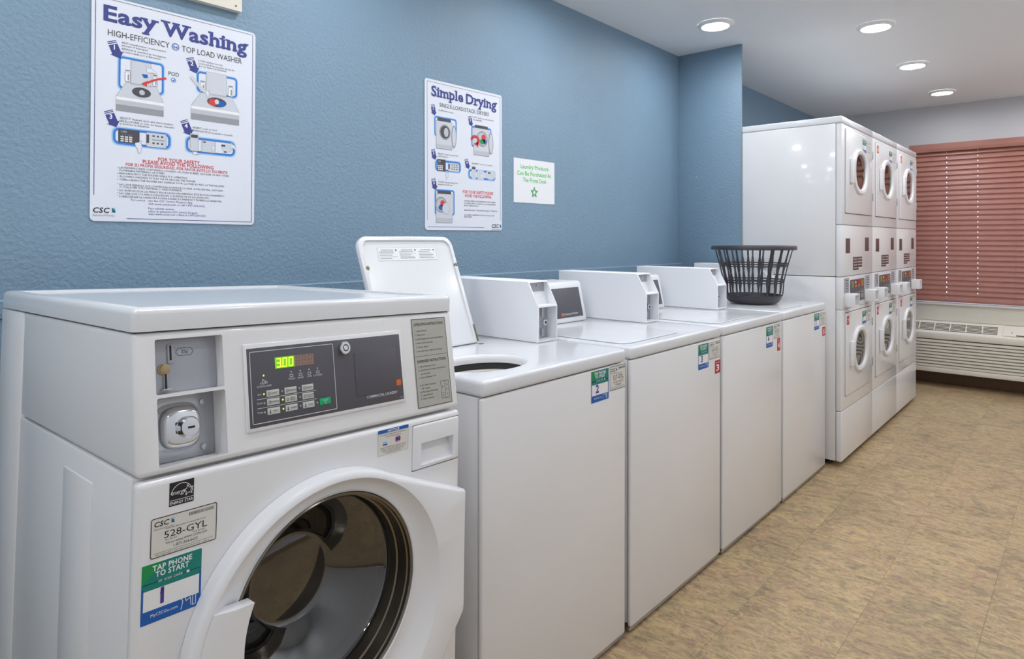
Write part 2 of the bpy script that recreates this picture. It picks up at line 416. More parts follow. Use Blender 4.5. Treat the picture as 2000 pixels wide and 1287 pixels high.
struct(box('wall_partition', FINX, FINX + .016, -.417, 0, 0, CEIL, M_BLUE, bev=.002))
struct(box('wall_right', XN, FAR + .1, YR - .1, YR, 0, CEIL, M_WHITEW, bev=0))
struct(box('wall_near', XN - .1, XN, YR, .1, 0, CEIL, M_WHITEW, bev=0))
wy0, wy1, wz0, wz1 = -2.45, -.78, .715, 2.075
bm = bmesh.new()
for a in ((YR, .1, 0, wz0), (YR, .1, wz1, CEIL), (YR, wy0, wz0, wz1), (wy1, .1, wz0, wz1)): bm_box(bm, FAR, FAR + .12, *a)
struct(from_bm('wall_far', bm, M_GREYW, sm=False))
# low wainscot ledge along the blue wall
struct(prism_x('trim_1', [(-.001, 0), (-.022, 0), (-.022, 1.06), (-.026, 1.064), (-.026, 1.104), (-.022, 1.108), (-.001, 1.108)], XN, FINX, M_BLUE, bev=0))
struct(box('baseboard_far', FAR - .014, FAR - .0005, YR, -.001, .0005, .10, M_BROWN, bev=.003))
# window with frame, pane and sill
win = struct(empty('window_1', (FAR, 0, 0)))
bm = bmesh.new()
for a in ((wy0, wy1, wz0, wz0 + .05), (wy0, wy1, wz1 - .05, wz1), (wy0, wy0 + .05, wz0 + .05, wz1 - .05), (wy1 - .05, wy1, wz0 + .05, wz1 - .05), ((wy0 + wy1) / 2 - .025, (wy0 + wy1) / 2 + .025, wz0 + .05, wz1 - .05)): bm_box(bm, .07, .11, *a)
from_bm('window_frame', bm, M_PLASTIC, win, sm=False)
box('pane', .088, .092, wy0 + .05, (wy0 + wy1) / 2 - .025, wz0 + .05, wz1 - .05, M_PANE, win, bev=0)
box('pane', .088, .092, (wy0 + wy1) / 2 + .025, wy1 - .05, wz0 + .05, wz1 - .05, M_PANE, win, bev=0)
box('window_sill', -.05, .068, wy0 - .03, wy1 + .03, .694, .7145, M_WHITEW, win, bev=.006)
box('window_apron', -.022, -.0005, wy0 - .03, wy1 + .03, .5515, .6935, M_AC, win, bev=.003)

# window blind
bl = tag(empty('window_blind', (FAR - .004, 0, .72)), 'wide reddish brown slatted blind closed over the far window', 'blind')
by0, by1 = -2.43, -.80
holes = [-1.064, -1.286, -1.90, -2.2]
cordy = sorted(holes + [-1.545])
prism = [(-.075, 1.385), (-.075, 1.34), (-.07, 1.315), (-.062, 1.315), (-.062, 1.37), (-.002, 1.37), (-.002, 1.385)]
bm = bmesh.new()
a = [bm.verts.new((x, by0 - .015, z)) for x, z in prism]; b = [bm.verts.new((x, by1 + .015, z)) for x, z in prism]
bm.faces.new(a); bm.faces.new(b[::-1])
for i in range(len(prism)): bm.faces.new((a[i], b[i], b[(i + 1) % len(prism)], a[(i + 1) % len(prism)]))
from_bm('head_valance', bm, M_BLIND, bl, sm=False)
NS = 30; SP = (1.335 - .03) / NS
def slat_mesh():
    bm = bmesh.new(); tilt = math.radians(62); hw = .0275; th = .0028
    def strip(ya, yb, s0, s1):
        ns = 4; top = []; bot = []
        for i in range(ns + 1):
            s = s0 + (s1 - s0) * i / ns; c = .004 * (1 - (s / hw) ** 2)
            x = -(s * math.cos(tilt) + c * math.sin(tilt)); z = -s * math.sin(tilt) + c * math.cos(tilt)
            nx, nz = math.sin(tilt) * th, -math.cos(tilt) * th
            top.append([bm.verts.new((x, y, z)) for y in (ya, yb)]); bot.append([bm.verts.new((x + nx, y, z + nz)) for y in (ya, yb)])
        for i in range(ns):
            bm.faces.new((top[i][0], top[i][1], top[i + 1][1], top[i + 1][0])); bm.faces.new((bot[i][0], bot[i + 1][0], bot[i + 1][1], bot[i][1]))
            bm.faces.new((top[i][0], top[i + 1][0], bot[i + 1][0], bot[i][0])); bm.faces.new((top[i][1], bot[i][1], bot[i + 1][1], top[i + 1][1]))
        bm.faces.new((top[0][0], bot[0][0], bot[0][1], top[0][1])); bm.faces.new((top[-1][0], top[-1][1], bot[-1][1], bot[-1][0]))
    y = by0
    for h in sorted(holes):
        strip(y, h - .0028, -hw, hw); strip(h - .0028, h + .0028, -hw, -.002); strip(h - .0028, h + .0028, .010, hw); y = h + .0028
    strip(y, by1, -hw, hw)
    bmesh.ops.recalc_face_normals(bm, faces=bm.faces)
    me = bpy.data.meshes.new('slat'); bm.to_mesh(me); bm.free(); me.materials.append(M_BLIND); smooth(me); return me
sm_ = slat_mesh()
for i in range(NS): link('slat', sm_, bl, (-.036, 0, .045 + SP * i))
box('bottom_rail', -.06, -.012, by0, by1, .003, .02, M_BLIND, bl, bev=.003)
for y in cordy:
    for x in (-.0645,): loft('ladder_cord', [[(x + .0009 * math.cos(t * 1.571), y + .0009 * math.sin(t * 1.571), z) for t in range(4)] for z in (.012, 1.35)], M_CORD, bl)

# wall air conditioner
ac = tag(empty('air_conditioner', (FAR - .0005, -1.25, .125)), 'almond through wall air conditioner with louvred front under the far window', 'air conditioner')
Y0, Y1 = -.53, .53
prof = [(0, .008), (-.19, .008), (-.2, .018), (-.2, .335), (-.194, .345), (-.095, .418), (-.08, .425), (-.01, .425), (0, .425)]
bm = bmesh.new()
a = [bm.verts.new((x, Y0, z)) for x, z in prof]; b = [bm.verts.new((x, Y1, z)) for x, z in prof]
bm.faces.new(a); bm.faces.new(b[::-1])
for i in range(len(prof)): bm.faces.new((a[i], b[i], b[(i + 1) % len(prof)], a[(i + 1) % len(prof)]))
from_bm('casing', bm, M_AC, ac, sm=False)
# front intake: dark recess backing with louvres standing proud
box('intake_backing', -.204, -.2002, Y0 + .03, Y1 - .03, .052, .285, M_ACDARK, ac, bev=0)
lv = None
for i in range(9):
    z = .0585 + i * .0262
    if lv is None:
        lv = prism = None
        bm = bmesh.new(); v = [(-.204, -.0095), (-.222, -.0085), (-.222, .0065), (-.204, .0125)]
        a = [bm.verts.new((x, Y0 + .015, zz)) for x, zz in v]; b = [bm.verts.new((x, Y1 - .015, zz)) for x, zz in v]
        bm.faces.new(a); bm.faces.new(b[::-1])
        for q in range(4): bm.faces.new((a[q], b[q], b[(q + 1) % 4], a[(q + 1) % 4]))
        lv = from_bm('louvre', bm, M_AC, ac, sm=False); lv.location.z = z
    else:
        c = lv.copy(); COL.objects.link(c); c.location.z = z
box('lower_trim', -.222, -.2, Y0, Y1, .004, .046, M_AC, ac, bev=.004)
box('upper_trim', -.222, -.2, Y0, Y1, .288, .342, M_AC, ac, bev=.006)
# discharge grille on the sloping top
sl = math.atan2(.073, .099); GM = Matrix.Translation((-.190, 0, .3485)) @ Matrix.Rotation(-sl, 4, 'Y')
def slope_box(name, s0, s1, ya, yb, h0, h1, m, bev=0):
    o = box(name, s0, s1, ya, yb, h0, h1, m, None, bev); o.data.transform(GM); o.parent = ac; return o
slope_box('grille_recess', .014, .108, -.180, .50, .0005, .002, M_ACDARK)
for i in range(6): slope_box('grille_bar', .017 + i * .0165, .022 + i * .0165, -.182, .50, .002, .008, M_AC)
for i in range(7): slope_box('grille_rib', .012, .11, -.180 + .113 * i + .1 - .1 * (i == 0) * 0 - .004, -.180 + .113 * i + .1 + .004, .002, .009, M_AC) if -.180 + .113 * i + .1 < .5 else None
slope_box('control_cover', .006, .116, -.50, -.215, .0005, .006, M_AC, .002)
o = slope_box('cover_lock', .04, .05, -.283, -.271, .006, .009, M_GREYINK, .003)
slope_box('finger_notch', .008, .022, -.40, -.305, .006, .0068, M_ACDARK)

# ceiling downlights
def downlight(x, y, label, group):
    r = tag(empty('ceiling_light', (x, y, CEIL)), label, 'ceiling light', group)
    n = 40; L = lambda rr, z: [(rr * math.cos(2 * math.pi * i / n), rr * math.sin(2 * math.pi * i / n), z) for i in range(n)]
    loft('trim_ring', [L(.094, -.0005), L(.096, -.006), L(.088, -.014), L(.074, -.017), L(.068, -.012), L(.068, -.003)], M_TRIM, r)
    loft('lens', [L(.0675, -.004), L(.066, -.011), L(.045, -.0145), L(.02, -.0155)], M_LENS, r, cap1=True)
    return r
G = 'recessed ceiling lights'
downlight(3.443, -.454, 'round ceiling light closest to the blue wall corner', G)
downlight(4.055, -1.111, 'round ceiling light nearest the viewer of the row of three', G)
downlight(5.117, -1.100, 'middle round ceiling light of the row of three', G)
downlight(6.207, -1.113, 'round ceiling light nearest the far window wall', G)
for x, y in ((2.37, -.454), (1.2, -.454), (.15, -.454), (2.98, -1.11), (1.9, -1.11), (.8, -1.11), (-.4, -1.11), (-.9, -.454), (-1.2, -1.6), (-.8, -2.1),  # unseen lamps added to brighten the room; some continue the visible rows
             (1.3, -2.05), (2.6, -2.05), (3.6, -2.05), (4.4, -2.05), (5.2, -2.05), (5.9, -2.05), (6.5, -2.05)):
    downlight(x, y, 'unseen round ceiling light added to brighten the aisle', 'added ceiling lights out of view')

# ------------------------------------------------------------------ front load washer
def front_loader():
    w = empty('front_load_washer', (.32695, -.92763, .0007)); w.rotation_mode = 'YXZ'
    w.rotation_euler = (-.0142574, .032829, .0294491)
    tag(w, 'white front load washer with round glass door and green 3.00 display', 'washer')
    WD, DP = .683, .742
    zb = lambda x, y: x * .0328 + y * .0143
    for x in (.05, WD - .05):
        for y in (.04, DP - .06):
            f = loft('foot', [[(x + r * math.cos(t * math.pi / 8), y + r * math.sin(t * math.pi / 8), z) for t in range(16)] for r, z in ((.024, zb(x, y)), (.024, zb(x, y) + .01), (.008, zb(x, y) + .012), (.008, .05))], M_RUBBER, w, True, True)
    cab = box('cabinet', .001, WD - .001, -.012, .574, .04, .8945, M_ENAMEL, w, bev=.003)
    cav = loft('cav', [circ(.3415, .56, .255, y, 48) for y in (-.1, .5)], M_DRUM, None, True, True); cav.parent = w
    cut(cab, cav)
    box('rear_panel', .0, WD, .5765, DP, .04, 1.1115, M_ENAMEL, w, bev=.004)
    # pressed panel in the left side
    box('side_panel', -.0012, .004, .144, .289, .12, .854, M_ENAMEL, w, bev=.002)
    # front sheet with door and drawer openings
    fp = box('front_panel', 0, WD, -.036, -.0125, .045, .8925, M_ENAMEL, w, bev=.010, seg=4)
    c1 = loft('c', [circ(.3415, .565, .232, y, 64) for y in (-.2, .2)], M_ENAMEL, None, True, True); c1.parent = w
    c2 = box('c', .5385, .6785, -.2, .2, .7835, .8805, M_ENAMEL, w, bev=0)
    cut(fp, c1, c2)
    # control housing with sloping fascia
    k = .034 / .217
    hs = prism_x('control_housing', [(.0, 1.113), (.574, 1.113), (.574, .8975), (-.0333, .8975)], .0005, WD - .0005, M_ENAMEL, w, bev=.009, seg=4)
    R = Matrix(((1, 0, 0, 0), (0, k / math.hypot(1, k), -1 / math.hypot(1, k), -.034), (0, 1 / math.hypot(1, k), k / math.hypot(1, k), .896), (0, 0, 0, 1)))
    def slab(name, u0, v0, u1, v1, d0, d1, m, bev=.002, par=w):
        o = box(name, u0, u1, v0, v1, d0, d1, m, None, bev); o.data.transform(R); o.parent = par; return o
    c1 = slab('c', .0318, .1215, .1395, .2073, -.026, .05, M_ENAMEL, .003)
    c2 = slab('c', .0325, .0118, .1405, .1165, -.048, .05, M_ENAMEL, .003)
    cut(hs, c1, c2)
    # coin slide plate
    pl = slab('coin_slot_plate', .033, .1228, .1385, .2062, -.0262, -.0235, M_GREYPL, .0005)
    p = Print(R @ Matrix.Translation((0, 0, -.0235)))
    hx = [(.0725, .1855), (.077, .1795), (.0965, .1795), (.101, .1855), (.0965, .1915), (.077, .1915)]
    p.path(hx + hx[:1], .0007, M_DARKGREY, 1); p.text('25¢', .0868, .1832, .0052, M_DARKGREY, 2, align='C'); p.build('plate_print', pl)
    slab('coin_guide', .0585, .168, .0685, .1995, -.0235, -.0195, M_GREYPL, .0015, pl); slab('coin_slot', .0615, .1735, .0645, .197, -.0196, -.0190, M_BLACK, .0002, pl)
    o = loft('coin_button', [[(.0525 + r * math.cos(t * math.pi / 12), .1598 + r * math.sin(t * math.pi / 12), d) for t in range(24)] for r, d in ((.0092, -.0235), (.0092, -.0205), (.0072, -.0195), (.007, -.0175), (.003, -.0165))], M_BRASS, None, False, True); o.data.transform(R); o.parent = pl
    slab('coin_chute', .0515, .127, .0575, .1545, -.0236, -.0195, M_GREYPL, .0015, pl); slab('chute_opening', .0528, .1285, .0562, .1525, -.0196, -.0190, M_BLACK, .0002, pl)
    slab('chute_lip', .0465, .127, .062, .1295, -.0236, -.012, M_STEEL, .001, pl)
    # coin vault lock
    vp = slab('coin_vault_plate', .0335, .0128, .1395, .1155, -.0482, -.044, M_STEEL, .0005)
    def ringsweep(name, prof, cu, cv, m, par, n=40, sq=3.2):
        L = []
        for r, d in prof:
            l = []
            for i in range(n):
                t = 2 * math.pi * i / n; c, s = math.cos(t), math.sin(t)
                l.append((cu + r * math.copysign(abs(c) ** (2 / sq), c), cv + 1.08 * r * math.copysign(abs(s) ** (2 / sq), s), d))
            L.append(l)
        o = loft(name, L, m, None, False, True); o.data.transform(R); o.parent = par; return o
    ringsweep('lock_housing', [(.036, -.044), (.036, -.040), (.031, -.036), (.0305, -.024), (.027, -.018), (.022, -.0155)], .078, .0655, M_CHROME, vp)
    ringsweep('lock_barrel', [(.0155, -.016), (.0155, -.002), (.0135, .0005), (.0105, .001)], .0815, .0655, M_CHROME, vp, sq=2)
    slab('key_slot', .0770, .0635, .0880, .0670, .0008, .0014, M_BLACK, .0003, vp); slab('key_collar', .0665, .056, .0722, .075, -.012, .0002, M_BLACK, .001, vp)
    for u, v in ((.121, .100), (.121, .0255), (.041, .100)):
        ringsweep('bolt', [(.0052, -.044), (.0048, -.041), (.002, -.040)], u, v, M_STEEL, vp, n=16, sq=2)
    # display bezel and charcoal panel
    bz = slab('display_bezel', .1735, .0375, .5250, .1870, -.001, .0035, M_ENAMEL, .0025)
    dp = slab('display_panel', .1785, .0440, .5190, .1790, .0005, .0042, M_DPANEL, .0008)
    p = Print(R @ Matrix.Translation((0, 0, .0042)))
    p.frame(.183, .0497, .3532, .1733, .0012, M_LINE, 1, r=.003)
    p.rect(.2302, .1392, .2685, .1590, M_LCDON, 1); p.rect(.2685, .1392, .3090, .1590, M_LCDOFF, 1)
    def seg7(u, v, wd, hh, segs, m, t=.0016):
        S = {'a': ((0, 1), (1, 1)), 'g': ((0, .5), (1, .5)), 'd': ((0, 0), (1, 0)), 'b': ((1, .5), (1, 1)), 'c': ((1, 0), (1, .5)), 'f': ((0, .5), (0, 1)), 'e': ((0, 0), (0, .5))}
        for s in segs:
            a, b = S[s]; p.line((u + a[0] * wd + .1 * a[1] * wd, v + a[1] * hh), (u + b[0] * wd + .1 * b[1] * wd, v + b[1] * hh), t, m, 2)
    seg7(.2335, .1418, .0072, .0145, 'abcdg', M_LCDSEG); seg7(.2455, .1418, .0072, .0145, 'abcdef', M_LCDSEG); seg7(.2578, .1418, .0072, .0145, 'abcdef', M_LCDSEG)
    p.ell(.2435, .1418, .0011, .0011, M_LCDSEG, 2, 10)
    for i in range(3): seg7(.2722 + .0125 * i, .1418, .0072, .0145, 'abcdefg', M_LCDDIM, .0013)
    p.text('INSERT', .2078, .1155, .0032, M_LINE, 2, align='C'); p.text('COINS/CARD', .2078, .1105, .0032, M_LINE, 2, align='C')
    p.path([(.204, .1185), (.2055, .124), (.208, .1215)], .0011, M_LINE, 2); p.line((.2085, .1205), (.2125, .1205), .0009, M_LINE, 2); p.line((.2085, .119), (.2125, .119), .0009, M_LINE, 2)
    for u, t in ((.2612, 'WASH'), (.2795, 'RINSE'), (.298, 'SPIN'), (.3160, 'LOCKED')):
        p.text(t, u, .1165, .0032, M_LINE, 2, align='C'); p.frame(u - .0034, .1212, u + .0034, .1262, .0009, M_LINE, 2, r=.001)
    for v, t in ((.0975, 'Soil'), (.0825, 'Cycle'), (.0668, 'Temp')): p.text(t, .1975, v, .0032, M_LINE, 2, align='C')
    p.line((.1925, .0908), (.3102, .0908), .0008, M_LINE, 1); p.line((.1925, .0754), (.3102, .0754), .0008, M_LINE, 1)
    p.text('COMMERCIAL LAUNDRY', .4235, .0582, .0052, M_LINE, 2, width=.0785, bold=.01)
    p.text('A2020', .5085, .0478, .0022, M_LINE, 2, width=.008)
    p.build('panel_print', dp)
    hp = slab('access_hatch', .4000, .0650, .5060, .1505, .004, .0050, M_DPANEL, .0004, dp)
    q = Print(R @ Matrix.Translation((0, 0, .005))); q.rr(.5005, .0735, .5130, .0855, .002, M_ORANGE, 1); q.line((.5045, .0755), (.5045, .0835), .0014, M_LCDOFF, 2); q.line((.509, .0755), (.509, .0835), .0014, M_LCDOFF, 2); q.build('logo_mark', dp)
    for u, v, on in ((.2075, .1303, 1), (.261, .1303, 0), (.2794, .1303, 0), (.2977, .1303, 0), (.3158, .1303, 0), (.2063, .0984, 1), (.2063, .083, 0), (.2063, .0674, 0), (.2411, .0988, 0), (.2415, .0838, 1), (.2416, .0678, 1), (.2757, .0991, 0), (.2759, .0836, 0), (.276, .0679, 0), (.311, .0679, 0)):
        ringsweep('indicator_light', [(.0016, .0042), (.0015, .0048), (.0008, .005)], u, v, M_LED if on else M_LEDOFF, dp, n=10, sq=2)
    names = (('LIGHT', 'MEDIUM', 'HEAVY'), ('NORMAL', 'PERM PRESS', 'DELICATE COLD'), ('HOT', 'WARM', 'COLD'))
    for r in range(3):
        for c in range(3):
            u0 = (.2109, .2455, .2804)[c]; v0 = (.0927, .0778, .0619)[r]
            b = slab('button', u0, v0, u0 + .024, v0 + .0112, .0042, .0054, M_KEY, .001, dp)
            q = Print(R @ Matrix.Translation((0, 0, .0054)))
            parts = names[r][c].split(' ')
            for i, t in enumerate(parts): q.text(t, u0 + .0152, v0 + .0042 + (.0018 if len(parts) > 1 else 0) - i * .0036, .0028, M_DARKGREY, 1, align='C')
            if r < 2: q.frame(u0 + .0028, v0 + .003, u0 + .0068, v0 + .0082, .0007, M_DARKGREY, 1, r=.001)
            else: q.rect(u0 + .0044, v0 + .0035, u0 + .0056, v0 + .009, M_DARKGREY, 1); q.ell(u0 + .005, v0 + .0032, .0014, .0014, M_DARKGREY, 1, 10)
            q.build('button_print', dp)
    b = slab('start_button', .3157, .0622, .3395, .0742, .0042, .0056, M_START, .001, dp)
    q = Print(R @ Matrix.Translation((0, 0, .0056))); q.text('START', .3276, .0685, .0026, M_LINE, 1, align='C'); q.ring(.3276, .0655, .0018, .0005, M_LINE, 1, 14); q.build('button_print', dp)
    o = ringsweep('key_lock', [(.0118, .004), (.0118, .012), (.0105, .0135), (.0062, .0135), (.0062, .0125), (.0045, .0125), (.0045, .0135)], .3762, .1625, M_CHROME, dp, n=28, sq=2)
    ringsweep('lock_ring', [(.0064, .0136), (.0048, .0137)], .3762, .1625, M_BLACK, dp, n=24, sq=2)
    ringsweep('lock_core', [(.0048, .0136), (.0044, .0142)], .3762, .1625, M_CHROME, dp, n=24, sq=2)
    # instruction label
    M = R @ Matrix.Translation((.5585, .0163, .0004)); iw, ih = .1025, .1915
    s = sticker('instruction_label', w, M, iw, ih, M_INSTR, r=.001)
    p = Print(M); p.frame(.0005, .0005, iw - .0005, ih - .0005, .0012, M_BLACK, 1, r=.001)
    p.text('OPERATING INSTRUCTIONS', .0075, .1762, .0056, M_BLACK, 2, width=.0865, bold=.012)
    for i, t in enumerate(('1. Load Clothes', '2. Close Door', '3. Add Detergent (See Instructions Below)', '4. Select Cycle, Add Coins', '5. Wash Starts', '6. Press Start (Door Will Not Be Closed)')): p.text(t, .0085, .1632 - i * .0088, .0034, M_BLACK, 2, width=(.034, .029, .082, .05, .036, .076)[i])
    p.line((.005, .1098), (.098, .1098), .0006, M_BLACK, 2); p.text('DISPENSER INSTRUCTIONS', .0085, .0958, .0056, M_BLACK, 2, width=.085, bold=.012)
    for i, (t, x, wd) in enumerate((('1. Open Dispenser Tray', 0, .049), ('2. Load Product in Proper Compartment', 0, .081), ('as Needed', .0055, .026), ('3. Close Dispenser Tray', 0, .05))): p.text(t, .0098 + x, .0858 - i * .0078, .0034, M_BLACK, 2, width=wd)
    for i, (t, x, wd) in enumerate((('A. Pre Wash Detergent', 0, .048), ('(If Used)', .006, .022), ('B. Main Wash Detergent', 0, .052), ('C. Liquid Bleach', 0, .035), ('D. Fabric Softener', 0, .039))): p.text(t, .0098 + x, .0460 - i * .0072, .0034, M_BLACK, 2, width=wd)
    p.frame(.071, .0115, .0955, .0497, .0007, M_BLACK, 2, r=.001); p.line((.0833, .0115), (.0833, .0497), .0006, M_BLACK, 2); p.line((.071, .023), (.0833, .023), .0006, M_BLACK, 2); p.line((.0833, .03), (.0955, .03), .0006, M_BLACK, 2)
    for t, u, v in (('B', .0765, .035), ('A', .0895, .039), ('D', .0765, .0155), ('C', .0895, .0185)): p.text(t, u, v, .0038, M_BLACK, 2, align='C')
    p.build('label_print', s)
    # worktop: rolled edge, shallow dished centre
    bm = bmesh.new(); bm_box(bm, -.0006, WD + .0006, -.002, DP, 1.1142, 1.151); bmesh.ops.recalc_face_normals(bm, faces=bm.faces)
    bmesh.ops.bevel(bm, geom=[e for e in bm.edges if max(v.co.z for v in e.verts) > 1.15], offset=.011, segments=4, affect='EDGES', profile=.5)
    tp = from_bm('top_panel', bm, M_ENTOP, w)
    box('top_gap_shade', .003, WD - .003, .0025, .573, 1.1125, 1.1145, M_GAPSHADE, w, bev=0)  # dark strip painting the shade under the lip of the top
    c = box('c', .022, WD - .022, .03, DP - .03, 1.1465, 1.2, M_ENTOP, w, bev=.0); cut(tp, c)
    # stickers on the lower front
    F = lambda x, z, rot=0: front_plane(x, -.0361, z) @ Matrix.Rotation(rot, 4, 'Z')
    ew, eh = .0372, .0358
    s = sticker('efficiency_label', w, F(.0466, .8472), ew, eh, M_BLACK, r=.0006)
    p = Print(F(.0466, .8472)); p.line((.001, .0085), (ew - .001, .0085), .0007, M_WHITEINK, 1)
    p.text('ENERGY STAR', .0012, .0022, .0042, M_WHITEINK, 1, width=ew - .0024, bold=.01)
    A = [(ew / 2 + .0170 * math.cos(math.radians(a)), .0125 + .020 * math.sin(math.radians(a))) for a in range(12, 170, 8)]; p.path(A, .0009, M_WHITEINK, 1)
    p.text('energy', .0025, .0165, .0068, M_WHITEINK, 1, width=.021, slant=.25)
    st = [(.0285 + (.0085 if i % 2 == 0 else .0036) * math.cos(math.radians(100 + 36 * i)), .0195 + (.0085 if i % 2 == 0 else .0036) * math.sin(math.radians(100 + 36 * i))) for i in range(11)]
    p.path(st, .0009, M_WHITEINK, 1); p.build('label_print', s)
    id_label(w, F(.0203, .7750), .1022, .0612, '528-GYL')
    tap_label(w, F(.0102, .6812), .0888, .0880, '1')
    M = F(.4472, .8355); nw, nh = .0800, .0513
    s = sticker('notice_label', w, M, nw, nh, M_LABEL, r=.0005); p = Print(M)
    p.frame(.0002, .0002, nw - .0002, nh - .0002, .0004, M_GREYINK, 1, r=.0006)
    p.rect(0, nh * .86, nw, nh, M_SBLUE, 2); p.text('NOTICE', nw / 2, nh * .885, nh * .085, M_WHITEINK, 3, align='C', bold=.03, width=nw * .38)
    for i, (t, v) in enumerate((('Use only HE (high efficiency) detergent', .77), ('in this washing machine', .68), ('Follow the HE detergent directions. Do not', .27), ('overdose. Excess suds may cause errors', .2), ('and poor washing performance. See', .13), ('instructions for details', .06))): p.text(t, nw / 2, nh * v, nh * .05, M_DARKGREY, 2, align='C', width=nw * (.84, .5, .84, .8, .7, .5)[i])
    p.rect(nw * .16, nh * .38, nw * .3, nh * .52, M_PALEBLUE, 2); p.rect(nw * .16, nh * .38, nw * .3, nh * .43, M_NAVY, 3)
    p.rect(nw * .58, nh * .44, nw * .72, nh * .6, M_PURPLE, 2); p.ring(nw * .65, nh * .52, nh * .14, nh * .018, M_RED, 3); p.line((nw * .6, nh * .43), (nw * .7, nh * .6), nh * .018, M_RED, 4)
    p.build('label_print', s)
    # detergent drawer with recessed pull
    box('drawer_gap_shade', .5384, .6786, -.031, -.014, .7834, .8806, M_GAPSHADE, w, bev=0)  # dark backing that paints shade into the gap round the drawer
    dr = box('dispenser_drawer', .5398, .6772, -.0385, -.015, .7848, .8792, M_PLASTIC, w, bev=.005, seg=3)
    c = prism_x('c', [(-.06, .840), (-.0175, .8395), (-.0195, .828), (-.034, .793), (-.06, .793)], .563, .6595, M_PLASTIC, w); cut(dr, c)
    dg_ = [o for o in w.children if o.name.startswith('drawer_gap_shade')][0]; c = box('c', .55, .67, -.06, .0, .79, .845, M_GAPSHADE, w, bev=0); cut(dg_, c)
    # door: bezel with hinge wing, handle, ring, bowl
    cx, cz = .338, .562
    wing = [(cx, cz), (.60, .365), (.676, .458), (.676, .7195), (.482, .797)]
    def support(th, poly):
        dx, dz = math.cos(th), math.sin(th); best = 0
        for i in range(len(poly)):
            (x0, z0), (x1, z1) = poly[i], poly[(i + 1) % len(poly)]
            ex, ez = x1 - x0, z1 - z0; den = dx * ez - dz * ex
            if abs(den) < 1e-9: continue
            t = ((x0 - cx) * ez - (z0 - cz) * ex) / den; u = ((x0 - cx) * dz - (z0 - cz) * dx) / den
            if t > 0 and -1e-6 <= u <= 1 + 1e-6: best = max(best, t)
        return best
    n = 144
    def contour(R0, off, y): 
        o = []
        for i in range(n):
            th = 2 * math.pi * i / n; r = max(R0, support(th, wing) - off); o.append((cx + r * math.cos(th), y, cz + r * math.sin(th)))
        return o
    def ell2(x, z, R0, y): return [(x + R0 * math.cos(2 * math.pi * i / n), y, z + R0 * math.sin(2 * math.pi * i / n)) for i in range(n)]
    dd = loft('door_bezel', [contour(.2735, 0, -.0365), contour(.2735, 0, -.056), contour(.2725, .002, -.062), contour(.268, .006, -.067), contour(.261, .012, -.069),
                             ell2(.338, .563, .258, -.069), ell2(.3385, .566, .254, -.067), ell2(.339, .572, .240, -.055), ell2(.340, .584, .218, -.046), ell2(.3410, .592, .203, -.045), ell2(.3415, .595, .1995, -.048), ell2(.3415, .595, .197, -.046), ell2(.3415, .595, .196, -.02)], M_PLASTIC, w)
    # handle: the left part of the dish filled flush with the rim
    A, B = [], []
    for i in range(19):
        t = math.radians(155 + 77 * i / 18); t2 = math.radians(157 + 75 * i / 18)
        A.append((.338 + .257 * math.cos(t), .563 + .257 * math.sin(t)))
        ri = .184 + .012 * (i / 18) ** 2; B.append((.3415 + ri * math.cos(t2), .595 + ri * math.sin(t2)))
    bm = bmesh.new(); ft = []; bk = []
    for (ax, az), (bx_, bz_) in zip(A, B):
        ft.append([bm.verts.new((ax, -.0695, az)), bm.verts.new(((ax + bx_) / 2, -.0745, (az + bz_) / 2)), bm.verts.new((bx_, -.071, bz_))])
        bk.append([bm.verts.new((ax, -.050, az)), bm.verts.new(((ax + bx_) / 2, -.050, (az + bz_) / 2)), bm.verts.new((bx_, -.048, bz_))])
    for i in range(18):
        for j in range(2):
            bm.faces.new((ft[i][j], ft[i + 1][j], ft[i + 1][j + 1], ft[i][j + 1])); bm.faces.new((bk[i][j], bk[i][j + 1], bk[i + 1][j + 1], bk[i + 1][j]))
        bm.faces.new((ft[i][0], bk[i][0], bk[i + 1][0], ft[i + 1][0])); bm.faces.new((ft[i][2], ft[i + 1][2], bk[i + 1][2], bk[i][2]))
    for i in (0, 18):
        bm.faces.new((ft[i][0], ft[i][1], bk[i][1], bk[i][0])); bm.faces.new((ft[i][1], ft[i][2], bk[i][2], bk[i][1]))
    from_bm('door_handle', bm, M_PLASTIC, dd)
    C = lambda R0, y, m=72: circ(.3415, .595, R0, y, m)
    loft('door_ring', [C(.1955, -.028), C(.1955, -.045), C(.193, -.047), C(.190, -.045), C(.1895, -.038), C(.187, -.036), C(.1865, -.01), C(.183, -.008), C(.1825, .012)], M_RINGM, dd)
    loft('glass_bowl', [C(.1865, -.012), C(.186, .012), C(.184, .022), C(.178, .028), C(.166, .034), C(.140, .052), C(.112, .076), C(.094, .093), C(.088, .0985), C(.084, .1005), C(.080, .1), C(.02, .1)], M_GLASS, dd, cap1=True)
    loft('door_seal', [C(.232, .03), C(.205, .03), C(.195, .02), C(.19, .024), C(.188, .034), C(.2, .05), C(.21, .08)], M_RUBBER, w)
    D = lambda R0, y: circ(.3415, .575, R0, y, 64)
    dm = loft('drum', [D(.205, .09), D(.215, .10), D(.245, .11), D(.248, .47), D(.2, .485), D(.03, .485)], M_DRUM, w, cap1=True)
    for a in (90, 210, 330):
        t = math.radians(a); o = prism_x('drum_paddle', [(.13, 0), (.45, 0), (.44, .05), (.14, .05)], -.03, .03, M_DRUM, None, bev=.008)
        o.data.transform(Matrix.Translation((.3415, 0, .575)) @ Matrix.Rotation(-t + math.pi / 2, 4, 'Y') @ Matrix.Translation((0, 0, -.247))); o.parent = dm
    return w
front_loader()

